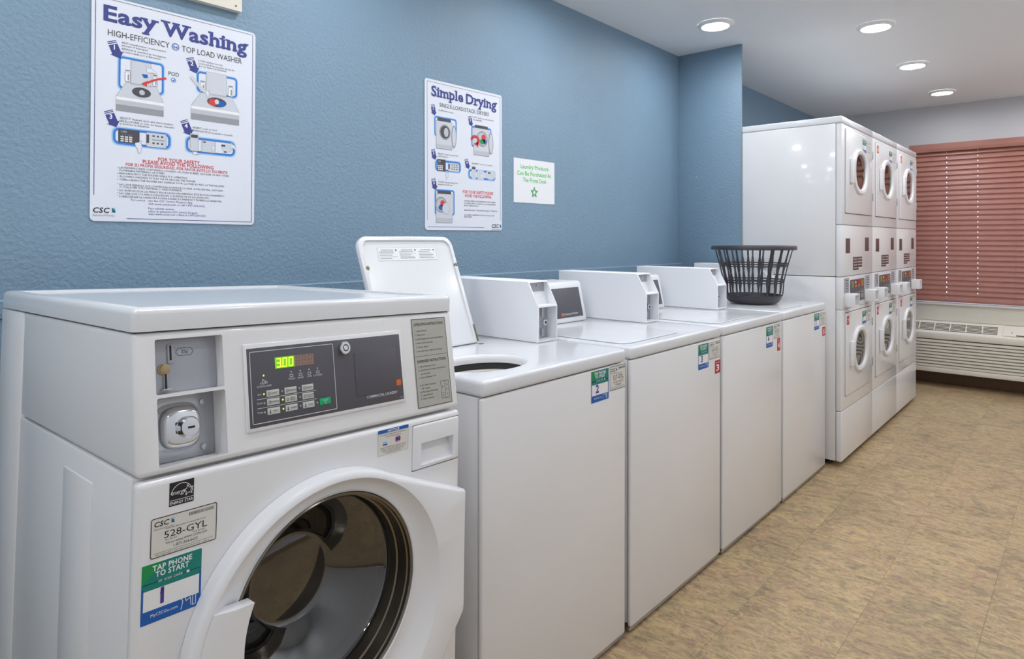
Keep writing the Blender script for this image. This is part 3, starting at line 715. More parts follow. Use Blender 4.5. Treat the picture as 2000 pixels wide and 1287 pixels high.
# ------------------------------------------------------------------ top load washers
ZD = .915                                # deck height
def coin_box_mesh():
    prof = [(-.640, ZD + .0008), (-.640, 1.034), (-.596, 1.117), (-.187, 1.117), (-.187, ZD + .0008)]
    o = prism_x('coin_box', prof, 0, .105, M_BOXPAINT, None, bev=.0015, seg=1)
    c1 = prism_x('c', [(-.70, 1.0375), (-.600, 1.0375), (-.569, 1.1125), (-.70, 1.1125)], .0045, .1005, M_BOXPAINT)
    c2 = box('c', .0045, .1005, -.70, -.597, ZD + .006, 1.0315, M_BOXPAINT, None, bev=0)
    cut(o, c1, c2); me = o.data; bpy.data.objects.remove(o); return me
CBM = coin_box_mesh()
def lid_mesh(wd, ln):
    """lid lying flat: hinge edge at y=0, front at y=-ln, underside dished; local z up"""
    bm = bmesh.new(); bm_box(bm, 0, wd, -ln, 0, 0, .019); bmesh.ops.recalc_face_normals(bm, faces=bm.faces)
    es = [e for e in bm.edges if abs(e.verts[0].co.z - e.verts[1].co.z) > .01 and e.verts[0].co.y < -.1]
    bmesh.ops.bevel(bm, geom=es, offset=.035, segments=6, affect='EDGES', profile=.5)
    bmesh.ops.bevel(bm, geom=[e for e in bm.edges if e.calc_face_angle(0) > .9], offset=.004, segments=2, affect='EDGES', profile=.5)
    o = from_bm('lid', bm, M_ENTOP)
    P = rrect(.014, -ln + .014, wd - .014, -.006, .026)
    c = loft('c', [[(u, v, z) for u, v in P] for z in (-.05, .006)] , M_ENTOP, None, True, True)
    P2 = rrect(.022, -ln + .024, wd - .022, -.012, .022)
    return cut(o, c)
def top_loader(x0, x1, num, code, label, box_x, is_open=False, tagnum=None):
    w = tag(empty('top_load_washer', (x0, 0, 0)), label, 'washer', 'row of white top load washers')
    wd = x1 - x0; g = .0015
    for x in (.06, wd - .06):
        for y in (-.84, -.28):
            loft('foot', [[(x + r * math.cos(t * math.pi / 6), y + r * math.sin(t * math.pi / 6), z) for t in range(12)] for r, z in ((.022, .0005), (.022, .008), (.01, .010), (.01, .032))], M_RUBBER, w, True, True)
    cab = box('cabinet', g, wd - g, -.8945, -.2, .03, .8735, M_ENAMEL, w, bev=.003)
    fp = box('front_panel', .001, wd - .001, -.911, -.896, .022, .8725, M_ENAMEL, w, bev=.006, seg=3)
    box('base_rail', .004, wd - .004, -.905, -.893, .006, .0205, M_STEEL, w, bev=.002)
    dk = box('deck', 0, wd, -.913, -.2, .8752, ZD, M_ENTOP, None, bev=.010, seg=4); dk.parent = w
    lx = .03; lw = .385; hy = -.494
    if is_open:
        ox, oy, rx, ry = .178, -.735, .142, .105
        E = lambda s, z: [(ox + (rx + s) * math.cos(2 * math.pi * i / 72), oy + (ry + s) * math.sin(2 * math.pi * i / 72), z) for i in range(72)]
        c = loft('c', [E(.012, .8), E(.012, .96)], M_ENTOP, None, True, True); c.parent = w
        c2 = loft('c', [[(ox + .19 * math.cos(t * math.pi / 24), -.67 + .19 * math.sin(t * math.pi / 24), z) for t in range(48)] for z in (.5, .9)], M_ENTOP, None, True, True); c2.parent = w
        cut(dk, c); cut(cab, c2)
        loft('tub_rim', [E(.0125, ZD - .0005), E(.010, ZD - .0012), E(.005, ZD - .006), E(.002, ZD - .014), E(.001, ZD - .024)], M_PLASTIC, w)
        loft('tub_gap_shade', [E(.001, ZD - .024), E(.009, ZD - .026), E(.009, ZD - .048), E(.004, ZD - .05)], M_RUBBER, w)  # dark ring standing in for the shaded gap below the rim
        loft('wash_tub', [E(.005, ZD - .044), E(-.004, ZD - .048), E(-.003, ZD - .070), E(-.012, ZD - .075), E(-.012, ZD - .080), E(-.004, ZD - .087), E(-.004, .56), E(-.1, .55)], M_AC, w, cap1=True)
        lid = lid_mesh(lw, .376); lid.parent = w
        lid.rotation_euler = (math.radians(-(90 + 21.7)), 0, 0); lid.location = (lx, hy, ZD + .004)
        # underside label and bumpers, hinge
        Mu = Matrix(((1, 0, 0, 0), (0, -1, 0, 0), (0, 0, -1, 0), (0, 0, 0, 1)))
        M = Matrix.Translation((.068, -.295, .0058)) @ Matrix(((1, 0, 0, 0), (0, -1, 0, 0), (0, 0, -1, 0), (0, 0, 0, 1)))
        lw2, lh2 = .238, .044
        s = sticker('lid_label', lid, M, lw2, lh2, M_PAPER, r=.001); p = Print(M); p.frame(.0004, .0004, lw2 - .0004, lh2 - .0004, .0006, M_GREYINK, 1, r=.001)
        random.seed(9)
        for c_ in range(3):
            u = .006 + c_ * .078
            p.text(('INSTRUCTIONS', 'INSTRUCCIONES', 'CONSIGNES')[c_], u + .01, lh2 * .76, .0042, M_DARKGREY, 2, width=.045); p.ell(u + .066, lh2 * .8, .003, .003, M_DARKGREY, 2, 10)
            for r_ in range(5): p.rect(u, lh2 * (.64 - r_ * .12), u + random.uniform(.045, .07), lh2 * (.64 - r_ * .12) + .0022, M_MIDINK if r_ % 2 else M_GREYINK, 2)
        p.build('lid_label_print', lid)
        for bx in (.014, lw - .008):
            loft('bumper', [[(bx + r * math.cos(t * math.pi / 10), -.273 + r * math.sin(t * math.pi / 10), z) for t in range(20)] for r, z in ((.0078, .004), (.0075, .0005), (.004, -.0008))], M_SCREW, lid, False, True)
        box('hinge', lw - .006, lw + .0005, -.062, -.004, -.002, .004, M_SCREW, lid, bev=.001)
        box('rust_spot', lx + lw - .012, lx + lw + .006, hy - .018, hy - .006, ZD - .001, ZD + .0012, M_RUST, w, bev=.0005)
    else:
        lid = lid_mesh(lw, .376); lid.parent = w; lid.location = (lx, hy, ZD + .0005); lid.scale.z = .22
    # backsplash with charcoal panel
    t = math.atan2(.03, .12)
    bs = prism_x('backsplash', [(-.392, ZD + .0008), (-.395, ZD + .012), (-.362, 1.074), (-.352, 1.082), (-.21, 1.082), (-.205, ZD + .0008)], .008, box_x - .075, M_PLASTIC, w, bev=.004, seg=2)
    BM = Matrix.Translation((0, -.3966, .921)) @ Matrix(((1, 0, 0, 0), (0, .2190, -.9757, 0), (0, .9757, .2190, 0), (0, 0, 0, 1)))
    o = box('control_panel', .03, box_x - .098, .016, .139, -.0005, .0014, M_DPANEL, None, bev=.0006); o.data.transform(BM); o.parent = w
    p = Print(BM @ Matrix.Translation((0, 0, .0014))); bx = box_x - .098
    p.rr(bx - .148, .0235, bx - .134, .0375, .002, M_ORANGE, 1); p.text('Commercial Washer', bx - .131, .0265, .0085, M_LINE, 1, width=.096, bold=.01); p.build('panel_print', o)
    # coin box
    cb = link('coin_box', CBM, w, (box_x, 0, 0))
    box('coin_plate', .0046, .1004, -.5695, -.5675, 1.0376, 1.112, M_GREYPL, cb, bev=0).data.transform(Matrix.Translation((0, -.013, 0)))
    disc_y('bolt', .062, 1.100, .004, -.586, -.581, M_STEEL, cb, 12)
    lp = box('lock_plate', .0046, .1004, -.5995, -.5972, ZD + .0062, 1.0313, M_GREYPL, cb, bev=0)
    disc_y('lock', .076, .975, .011, -.612, -.599, M_CHROME, cb, 20); disc_y('key_hole', .076, .975, .004, -.6126, -.6119, M_BLACK, cb, 12, .0002)
    box('bracket', .063, .075, -.606, -.599, .995, 1.026, M_STEEL, cb, bev=.001); box('bracket', .063, .075, -.606, -.599, .93, .955, M_STEEL, cb, bev=.001)
    # stickers on the front
    F = lambda x, z: front_plane(x, -.9111, z)
    if num == '2': tap_label(w, F(.459, .7765), .0925, .093, '2'); id_label(w, F(.557, .7955), .0915, .075, code)
    elif num == '3': tap_label(w, F(.475, .771), .0875, .094, '3'); id_label(w, F(.570, .7965), .099, .067, code); red_tag(w, F(.620, .736), .049, .051, '3')
    elif num == '4': tap_label(w, F(.461, .7695), .083, .094, '4'); id_label(w, F(.553, .801), .085, .065, code); red_tag(w, F(.600, .740), .04, .058, '4')
    else: tap_label(w, F(.459, .780), .083, .087, '5'); id_label(w, F(.551, .795), .098, .07, code); red_tag(w, F(.598, .735), .05, .048, '5')
    return w
top_loader(1.129, 1.779, '2', '527-GYL', 'white top load washer with its lid open beside the front loader', .545, True)
top_loader(1.810, 2.483, '3', '526-GYL', 'white top load washer numbered 3, right after the open one', .566)
top_loader(2.505, 3.168, '4', '525-GYL', 'white top load washer numbered 4, left of the one under the basket', .556)
top_loader(3.191, 3.843, '5', '524-GYL', 'white top load washer carrying the black laundry basket', .546)

# ------------------------------------------------------------------ stacked dryers
DF, DW, DT = -.975, .683, 1.948
def dryer_proto():
    w = empty('stacked_dryer', (0, 0, 0))
    g = .0015
    for nm, cz, z0, z1 in (('upper_cabinet', 1.66, 1.0555, 1.9085), ('lower_cabinet', .622, .03, 1.052)):
        bd = box(nm, g, DW - g, DF + .031, -.25, z0, z1, M_ENAMEL, w, bev=.004)
        c = loft('c', [superell(.345, cz, .150, .125, y, 2.3) for y in (-1.2, -.6)], M_DDRUM, None, True, True); c.parent = w; cut(bd, c)
    box('top_cover', 0, DW, DF - .002, -.248, 1.9095, DT, M_ENTOP, w, bev=.007, seg=3)
    for x in (.06, DW - .06):
        for y in (DF + .08, -.32):
            loft('foot', [[(x + r * math.cos(t * math.pi / 6), y + r * math.sin(t * math.pi / 6), z) for t in range(12)] for r, z in ((.022, .0005), (.022, .008), (.01, .010), (.01, .032))], M_RUBBER, w, True, True)
    def hole(cz, r=.118, r2=.104):
        c = loft('c', [superell(.345, cz, r, r2, y, 2.3) for y in (-1.2, -.6)], M_DDRUM, None, True, True); c.parent = w; return c
    up = box('upper_front', .001, DW - .001, DF, DF + .0295, 1.3445, 1.907, M_ENAMEL, w, bev=.005, seg=3); cut(up, hole(1.66))
    mp = box('vent_panel', .001, DW - .001, DF, DF + .0295, 1.0545, 1.342, M_ENAMEL, w, bev=.004, seg=2)
    me_ = box('meter_panel', .001, DW - .001, DF + .001, DF + .0295, .870, 1.052, M_ENAMEL, w, bev=.003, seg=2)
    lo = box('lower_front', .001, DW - .001, DF, DF + .0295, .3085, .8685, M_ENAMEL, w, bev=.005, seg=3); cut(lo, hole(.622))
    box('kick_panel', .001, DW - .001, DF, DF + .0295, .03, .3055, M_ENAMEL, w, bev=.005, seg=3)
    for cz, z0, z1 in ((1.66, 1.411, 1.882), (.622, .385, .848)):
        d = box('door', .064, .640, DF - .009, DF - .0005, z0, z1, M_ENAMEL, w, bev=.004, seg=3); cut(d, hole(cz, .120, .106))
        S = lambda rx, rz, y: superell(.345, cz, rx, rz, y, 2.3)
        loft('window_ring', [S(.158, .132, DF - .009), S(.157, .131, DF - .018), S(.152, .126, DF - .022), S(.133, .114, DF - .022), S(.123, .106, DF - .019), S(.117, .103, DF - .011), S(.116, .102, DF + .03)], M_PLASTIC, d)
        loft('window_glass', [S(.1165, .1025, DF - .010), S(.105, .092, DF - .0085), S(.06, .05, DF - .0075), S(.01, .008, DF - .0075)], M_DGLASS, d, cap1=True)
        box('door_gap_shade', .068, .636, DF - .0035, DF - .0002, z0 - .0022, z1 + .0022, M_GAPSHADE, d, bev=0)  # dark sheet giving the door gap its shade by colour
        box('handle', .128, .182, DF - .027, DF - .009, cz - .078, cz + .062, M_PLASTIC, d, bev=.006, seg=2)
        for zz in (z0 + .09, z1 - .12): box('hinge', .632, .645, DF - .013, DF - .008, zz, zz + .05, M_STEEL, d, bev=.002)
        loft('drum', [superell(.345, cz, .148, .123, y, 2.3) for y in (DF + .032, -.61)], M_DDRUM, w, cap1=True)
    for x0, x1, z0, z1 in ((.080, .167, 1.184, 1.268), (.499, .588, 1.192, 1.275)):
        box('vent_slot', x0, x1, DF - .0012, DF + .001, z0, z1, M_SLOT, mp, bev=.0004)
    p = Print(front_plane(0, DF - .0002, 0))
    box('instruction_plate', .231, .43, DF - .0012, DF + .001, 1.084, 1.160, M_SLOT, mp, bev=.0004)
    p = Print(front_plane(0, DF - .0012, 0))
    for i in range(4): p.rect(.238, 1.094 + i * .017, .318, 1.098 + i * .017, M_LINE, 1); p.rect(.335, 1.094 + i * .017, .42, 1.098 + i * .017, M_LINE, 1)
    p.rect(.35, 1.084, .43, 1.098, M_LINE, 2); p.build('plate_print', mp)
    for x0, x1 in ((.052, .140), (.502, .598)):
        b = box('meter_window', x0, x1, DF - .003, DF + .002, .960, 1.044, M_GREYPL, me_, bev=.001)
        p = Print(front_plane(0, DF - .003, 0))
        for i in range(5): p.rect(x0 + .02, .968 + i * .015, x1 - .02, .972 + i * .015, M_DARKGREY, 1)
        p.build('meter_print', me_)
    b = box('display_plate', .176, .473, DF - .003, DF + .002, .900, 1.0295, M_DPANEL, me_, bev=.001)
    for i, m in enumerate((M_OLIVE, M_SLOT, M_DRED, M_OLIVE)):
        p = Print(front_plane(0, DF - .003, 0))
        p.rect(.186 + i * .07, .905, .245 + i * .07, 1.024, M_DPANEL, 1); p.rect(.186 + i * .07, 1.0, .245 + i * .07, 1.022, m, 2); p.rect(.19 + i * .07, .985, .236 + i * .07, .997, M_OLIVE if i % 2 == 0 else M_ORANGE, 2)
        p.rect(.19 + i * .07, .915, .236 + i * .07, .94, M_GREYINK, 2); p.rect(.195 + i * .07, .95, .232 + i * .07, .953, M_LINE, 2)
        if i == 1: p.ell(.28, 1.012, .012, .008, M_WHITEINK, 3, 14)
        p.build('display_print', me_)
    for x0 in (.052, .500):
        c = box('coin_cup', x0, x0 + .10, DF - .055, DF + .0005, .886, .957, M_PLASTIC, me_, bev=.002)
        k = box('c', x0 + .008, x0 + .092, DF - .08, DF - .012, .894, .949, M_PLASTIC, w, bev=0); cut(c, k)
    return w
pr = dryer_proto()
dl = ['stacked pair of white dryers standing next to the row of washers', 'middle one of the three stacked white dryers', 'stacked pair of white dryers nearest the window blind']
for i, X in enumerate((3.912, 4.598, 5.284)):
    o = pr if i == 0 else copy_tree(pr)
    o.location = (X, 0, 0)
    tag(o, dl[i], 'dryer', 'stacked dryers')
drs = [pr] + [o for o in COL.objects if o.parent is None and o.name.startswith('stacked_dryer.')]
for i, o in enumerate(drs):
    for j, (z0, zt) in enumerate(((1.786, 1.816), (.757, .782))):
        M = front_plane(.400, DF - .0091, z0); tap_label(o, M, .086, .076, str(6 + i * 2 + j))
        id_label(o, front_plane(.495, DF - .0091, z0 + .008), .10, .064, ('519-GYL', '518-GYL', '517-GYL', '516-GYL', '515-GYL', '514-GYL')[i * 2 + j])
        if not (i == 0 and j == 0): red_tag(o, front_plane(.070, DF - .0091, zt), .048, .048, str(6 + i * 2 + j), M_ORANGE if j == 0 else M_DRED)

# ------------------------------------------------------------------ laundry basket
def basket():
    b = tag(empty('laundry_basket', (3.480, -.652, ZD + .0105)), 'round black plastic laundry basket with open lattice sides', 'basket')
    n = 48; L = lambda r, z: [(r * math.cos(2 * math.pi * i / n), r * math.sin(2 * math.pi * i / n), z) for i in range(n)]
    rad = [(0, .128), (.03, .142), (.055, .150), (.105, .152), (.12, .155), (.19, .170), (.20, .173), (.285, .197)]
    def rr(z):
        for (a, ra), (c, rc) in zip(rad, rad[1:]):
            if z <= c: return ra + (rc - ra) * (z - a) / (c - a)
        return rad[-1][1]
    loft('base', [L(.112, .004), L(.112, .0), L(.120, .0), L(.132, .01), L(.142, .03), L(.144, .042), L(.141, .042), L(.138, .03), L(.128, .012), L(.112, .005)], M_BASKET, b, cap0=True)
    loft('rim', [L(.192, .284), L(.206, .283), L(.214, .280), L(.217, .284), L(.217, .296), L(.213, .302), L(.200, .303), L(.194, .298), L(.192, .284)], M_BASKET, b)
    for z in (.108, .121, .195, .207):
        r = rr(z); loft('hoop', [L(r + .0025, z - .003), L(r + .0025, z + .003), L(r - .002, z + .003), L(r - .002, z - .003), L(r + .0025, z - .003)], M_BASKET, b)
    NR = 21; rm = None
    zs = [.038, .05, .075, .108, .121, .16, .195, .207, .245, .286]
    for i in range(NR):
        if rm is None:
            bm = bmesh.new(); R = []
            for z in zs:
                r = rr(z); wd = .0044 if z not in (.108, .121, .195, .207) else .0085
                R.append([bm.verts.new((r + .0022, -wd, z)), bm.verts.new((r + .0022, wd, z)), bm.verts.new((r - .0018, wd, z)), bm.verts.new((r - .0018, -wd, z))])
            for a, c in zip(R, R[1:]):
                for k in range(4): bm.faces.new((a[k], a[(k + 1) % 4], c[(k + 1) % 4], c[k]))
            bm.faces.new(R[0][::-1]); bm.faces.new(R[-1]); rm = from_bm('rib', bm, M_BASKET, b, sm=False); rb = rm
        else:
            rb = rm.copy(); COL.objects.link(rb)
        rb.rotation_euler.z = 2 * math.pi * (i + .3) / NR
    return b
basket()

# ------------------------------------------------------------------ wall posters
def poster_root(name, x0, z0, w, h, label, tilt=0.0, cat='sign', m=None, r=.012, y=-.0012, th=.0022):
    o = tag(empty(name, (x0, y, z0)), label, cat); o.rotation_euler.y = tilt
    s = sticker('panel', o, front_plane(0, 0, 0), w, h, m or M_PANEL, r=r, t=th)
    return o, Print(front_plane(0, -th, 0))
def zoomer(ox, oy, sc, x0, z0):
    def f(a, b):
        p = onY(ox + a / sc, oy + b / sc, 0); return (p.x - x0, p.z - z0)
    return f
def T2(p, f, t, a, b, h, m, **k):
    """text whose baseline runs between two picture points; h = cap height in metres"""
    A, B = f(*a), f(*b); p.text(t, A[0], (A[1] + B[1]) / 2, h, m, 3, width=B[0] - A[0], **k)
def arrow(p, f, top, tip, num, k=1.0):
    A = Vector(f(*top)); B = Vector(f(*tip)); d = (B - A); L = d.length; d.normalize(); n = Vector((-d.y, d.x)); wd = L * .24
    q = lambda s, t: tuple(A + d * (s * L) + n * (t * wd))
    for s in (0, .09): p.poly([q(s, -1), q(s, 1), q(s + .045, 1), q(s + .045, -1)], M_NAVY, 2)
    p.poly([q(.2, -1), q(.2, 1), q(.7, 1), q(.68, 1.5), q(1, .2), q(.68, -1.5), q(.7, -1)], M_NAVY, 2)
    c = A + d * .36 * L; p.text(num, c.x, c.y - L * .12, L * .24, M_WHITEINK, 4, align='C', bold=.03)
def bframe(p, f, q, t=.005, r=.012):
    P = [f(*a) for a in q]; u0 = (P[0][0] + P[3][0]) / 2; u1 = (P[1][0] + P[2][0]) / 2; v1 = (P[0][1] + P[1][1]) / 2; v0 = (P[2][1] + P[3][1]) / 2
    p.frame(u0 - t * .5, v0 - t * .5, u1 + t * .5, v1 + t * .5, t * .6, M_PALEBLUE, 1, r=r); p.frame(u0, v0, u1, v1, t, M_BLUEINK, 2, r=r)
    return u0, v0, u1, v1
def draw_washer(p, u0, v0, u1, v1, load):
    w = u1 - u0; h = v1 - v0; q = lambda a, b: (u0 + a * w, v0 + b * h)
    p.poly([q(0, 0), q(1, 0), q(1, .24), q(0, .24)], M_GREYINK, 4); p.poly([q(0, .12), q(1, .12), q(1, .25), q(0, .25)], M_MIDINK, 5); p.poly([q(0, .21), q(1, .21), q(1, .27), q(0, .27)], M_WHITEINK, 6)
    p.poly([q(0, .27), q(1, .27), q(.84, .56), q(.2, .56)], M_DRAW, 4); p.path([q(0, .27), q(1, .27), q(.84, .56), q(.2, .56), q(0, .27)], .0008, M_GREYINK, 5)
    p.poly([q(.3, .54), q(.72, .54), q(.72, 1), q(.3, 1)], M_DRAW, 5); p.path([q(.3, .54), q(.72, .54), q(.72, 1), q(.3, 1), q(.3, .54)], .0007, M_GREYINK, 6)
    for a in (.18, .76): p.poly([q(a, .58), q(a + .1, .58), q(a + .1, .76), q(a, .76)], M_WHITEINK, 4); p.path([q(a, .58), q(a + .1, .58), q(a + .1, .76), q(a, .76), q(a, .58)], .0007, M_DARKGREY, 5); p.line(q(a, .79), q(a + .1, .79), .0015, M_DARKGREY, 5); p.rect(*q(a + .05, .6), *q(a + .08, .72), M_GREYINK, 5)
    p.ell(*q(.52, .41), w * .2, h * .095, M_DARKGREY, 6); p.ring(*q(.52, .41), w * .21, .0012, M_DRAW, 7, rv=h * .105)
    if load: p.ell(*q(.44, .4), w * .09, h * .07, M_RED, 8); p.ell(*q(.6, .39), w * .1, h * .06, M_SBLUE, 8); p.ell(*q(.52, .42), w * .045, h * .05, M_DRAW, 9)
    else: p.ell(*q(.53, .41), w * .06, h * .05, M_MIDINK, 7)
def draw_keypad(p, u0, v0, u1, v1):
    w = u1 - u0; h = v1 - v0; p.rect(u0, v0, u1, v1, M_DARKGREY, 4); p.rect(u0 + w * .08, v0 + h * .72, u0 + w * .42, v0 + h * .92, M_DPANEL, 5); p.text('1:30', u0 + w * .12, v0 + h * .75, h * .14, M_LINE, 6, width=w * .26)
    for c in range(4):
        p.ell(u0 + w * (.2 + c * .13), v0 + h * .6, w * .014, w * .014, M_LINE, 5, 8)
        if c < 3:
            for r in range(3): p.rr(u0 + w * (.1 + c * .2), v0 + h * (.08 + r * .155), u0 + w * (.25 + c * .2), v0 + h * (.19 + r * .155), .0008, M_LINE, 5)
def draw_card(p, u0, v0, u1, v1):
    w = u1 - u0; h = v1 - v0; p.rect(u0, v0, u1, v1, M_DRAW, 4); p.path([(u0, v0), (u1, v0), (u1, v1), (u0, v1), (u0, v0)], .0009, M_GREYINK, 5); p.rect(u0, v0 + h * .25, u0 + w * .13, v0 + h * .85, M_DARKGREY, 5)
    p.line((u0 + w * .28, v0 + h * .52), (u1 - w * .08, v0 + h * .52), .0016, M_DARKGREY, 5)
    for c in range(3):
        for r in (.22, .72): p.rect(u0 + w * (.3 + c * .22), v0 + h * r, u0 + w * (.41 + c * .22), v0 + h * (r + .12), M_DARKGREY, 5)
def draw_hand(p, u, v, s, ang=0):
    P = [(0, 0), (.08, .3), (.02, .52), (.1, .58), (.18, .34), (.3, .4), (.42, .3), (.5, .34), (.62, .16), (.9, -.06), (.8, -.2), (.5, -.08), (.2, -.1)]
    c, t = math.cos(ang), math.sin(ang); Q = [(u + s * (a * c - b * t), v + s * (a * t + b * c)) for a, b in P]
    p.poly(Q, M_PANEL, 7); p.path(Q + Q[:1], .0007, M_GREYINK, 8)

# --- large washing poster
X0, Z0 = .559, 1.306
o, p = poster_root('instruction_poster', X0, Z0, .4585, .613, 'large instruction poster headed Easy Washing above the front load washer', .006)
fa = zoomer(160, 0, 5.594, X0, Z0); fb = zoomer(160, 210, 5.363, X0, Z0)
p.line((.009, .07), (.009, .606), .0016, M_NAVY, 1); p.line((.009, .606), (.4495, .606), .0012, M_DARKGREY, 1); p.line((.4495, .606), (.4495, .009), .0016, M_NAVY, 1); p.line((.4495, .009), (.09, .009), .0016, M_NAVY, 1)
t = Print(front_plane(0, -.0022, 0))
T2(t, fa, 'Easy', (215, 207), (800, 349), .0405, M_NAVY, bold=.03, res=3, serif=True); t.build('title_word', o)
t = Print(front_plane(0, -.0022, 0)); T2(t, fa, 'Washing', (860, 364), (1785, 589), .0405, M_NAVY, bold=.03, res=3, serif=True); t.build('title_word', o)
t = Print(front_plane(0, -.0022, 0))
T2(t, fa, 'HIGH-EFFICIENCY', (265, 385), (940, 520), .0165, M_DARKGREY); T2(t, fa, 'TOP LOAD WASHER', (1075, 555), (1730, 690), .0165, M_DARKGREY)
c = fa(1005, 508); t.ring(*c, .0105, .0022, M_SBLUE, 2); t.text('he', c[0], c[1] - .0042, .0085, M_SBLUE, 3, align='C', bold=.02)
t.build('lettering', o); t = Print(front_plane(0, -.0022, 0)); T2(t, fa, 'POD', (930, 812), (1045, 838), .0105, M_DARKGREY); t.build('lettering', o); t = Print(front_plane(0, -.0022, 0))
for a, b, s, h in (((415, 472), (895, 568), 'ADD manufacturer recommended', .0052), ((415, 502), (705, 558), 'amount of detergent', .0052), ((415, 538), (900, 634), 'AÑADA la cantidad de detergente', .0052), ((415, 568), (850, 654), 'recomendada por el fabricante', .0052),
                   ((1255, 664), (1520, 715), 'LOAD washer loosely', .0052), ((1255, 697), (1650, 772), 'COLOQUE las prendas de modo', .0052), ((1255, 722), (1560, 780), 'que no sature la máquina', .0052)): 
    T2(t, fa, s, a, b, h, M_DARKGREY, res=1)
    if s.startswith('recom'): t.build('lettering', o); t = Print(front_plane(0, -.0022, 0))
t.build('lettering', o); t = Print(front_plane(0, -.0022, 0))
for a, b, s in (((385, 110), (945, 190), 'SELECT desired cycle and start machine'), ((385, 145), (955, 220), 'SELECCIONE el ciclo de lavado deseado'), ((385, 175), (690, 210), 'y accione la máquina'), ((1150, 210), (1405, 245), 'INSERT coins or card.'), ((1150, 245), (1570, 295), 'INTRODUZCA la tarjeta o moneda.')): 
    T2(t, fb, s, a, b, .0055, M_DARKGREY, res=1)
    if s.startswith('y acc'): t.build('lettering', o); t = Print(front_plane(0, -.0022, 0))
t.build('lettering', o); t = Print(front_plane(0, -.0022, 0))
T2(t, fb, 'FOR YOUR SAFETY', (790, 558), (1225, 590), .0098, M_RED, bold=.015); T2(t, fb, 'PLEASE AVOID THE FOLLOWING', (628, 583), (1370, 642), .0102, M_RED, bold=.015); T2(t, fb, 'POR SU PROPIA SEGURIDAD, POR FAVOR EVITE LO SIGUIENTE', (450, 606), (1515, 690), .0078, M_RED, bold=.012)
ln = ('LAUNDERING ITEMS CONTAINING COOKING OIL, FOAM RUBBER, GASOLINE OR ANY OTHER', 'FLAMMABLE MATERIALS OR FUMES.', 'REACHING INTO THE WASHER WHILE IT IS OPERATING.', 'ALLOWING CHILDREN TO PLAY ON OR AROUND THE WASHER.', 'OVERLOADING THE WASHER MAY DAMAGE YOUR CLOTHES AS WELL AS THE MACHINE.',
      'NO LAVE PRENDAS QUE CONTENGAN ACEITE DE COCINA, GOMA ESPUMA, GASOLINA', 'O CUALQUIER OTRO MATERIAL O GASES FLAMABLES.', 'NO INTRODUZCA LAS MANOS EN LA LAVADORA MIENTRAS ESTÉ EN FUNCIONAMIENTO.', 'NO DEJE QUE LOS NIÑOS JUEGUEN EN O ALREDEDOR DE LA LAVADORA.', 'SOBRECARGAR LA LAVADORA PODRÍA DAÑAR SUS PRENDAS Y TAMBIÉN LA LAVADORA.')
for i, (s, xe) in enumerate(zip(ln, (1530, 860, 1100, 1185, 1485, 1470, 1045, 1490, 1325, 1460))):
    yl = (632, 660, 690, 720, 750, 800, 828, 858, 890, 918)[i]; ye = yl + (xe - 385) * .073 + 4
    T2(t, fb, s, (385, yl + 4), (xe, ye), .0052, M_DARKGREY, res=1)
    if i in (0, 2, 3, 4, 5, 7, 8, 9): c = fb(368, yl - 2); t.ell(*c, .0011, .0011, M_DARKGREY, 3, 6)
t.build('lettering', o); t = Print(front_plane(0, -.0022, 0))
T2(t, fb, 'For service', (510, 972), (655, 985), .006, M_NAVY, res=1)
for s, a, b in (('use the CSC Service Request App', (690, 978), (1150, 1005)), ('visit www.cscsw.com or call 1-877-264-6622', (690, 1010), (1280, 1042)), ('Para solicitar servicio', (690, 1060), (965, 1075)), ('utilice la aplicación CSC Service Request', (690, 1090), (1205, 1112)), ('visite www.cscsw.com o llame al 1-877-264-6622', (690, 1118), (1290, 1142))): T2(t, fb, s, a, b, .0058, M_NAVY, res=1)
t.build('lettering', o)
NG = lambda: Print(front_plane(0, -.0022, 0))
g = NG(); arrow(g, fa, (305, 445), (390, 640), '1'); bframe(g, fa, ((372, 615), (885, 690), (870, 1050), (395, 950)))
a, b = fa(358, 1180), fa(880, 700); draw_washer(g, a[0], a[1] - .006, b[0], b[1] - .006, False)
g.path([fa(905, 853), fa(820, 862), fa(750, 880), fa(700, 905)], .0055, M_RED, 9); g.poly([fa(630, 910), fa(705, 880), fa(690, 945)], M_RED, 9)
g.poly([fa(635, 805), fa(700, 815), fa(705, 850), fa(660, 850)], M_SBLUE, 9); c = fa(690, 770); draw_hand(g, c[0], c[1] - .004, .03, .2)
c = fa(985, 872); g.ring(*c, .007, .0016, M_BLUEINK, 2); g.ell(*c, .0035, .0035, M_SBLUE, 2, 14); g.ell(c[0] - .0015, c[1] + .0015, .0022, .0022, M_WHITEINK, 3, 10)
g.build('step_picture', o); g = NG(); arrow(g, fa, (1160, 625), (1230, 800), '2'); bframe(g, fa, ((1238, 770), (1690, 850), (1670, 1060), (1245, 1000)))
a, b = fa(1178, 1272), fa(1705, 830); draw_washer(g, a[0], a[1] - .006, b[0], b[1] - .004, True)
g.path([fa(1175, 830), fa(1250, 920), fa(1330, 1000)], .010, M_DRAW, 9); c = fa(1330, 990); draw_hand(g, c[0], c[1], .024, -1.0)
g.build('step_picture', o); g = NG(); arrow(g, fb, (262, 30), (342, 208), '3'); bframe(g, fb, ((318, 210), (920, 268), (912, 435), (312, 378)), .006, .016)
a, b = fb(370, 362), fb(592, 245); draw_keypad(g, *a, *b); a, b = fb(665, 405), fb(870, 280); draw_card(g, *a, *b); c = fb(545, 370); draw_hand(g, c[0], c[1], .034, -1.0)
g.build('step_picture', o); g = NG(); arrow(g, fb, (1055, 128), (1122, 290), '4'); bframe(g, fb, ((1075, 300), (1590, 350), (1592, 510), (1085, 455)), .006, .016)
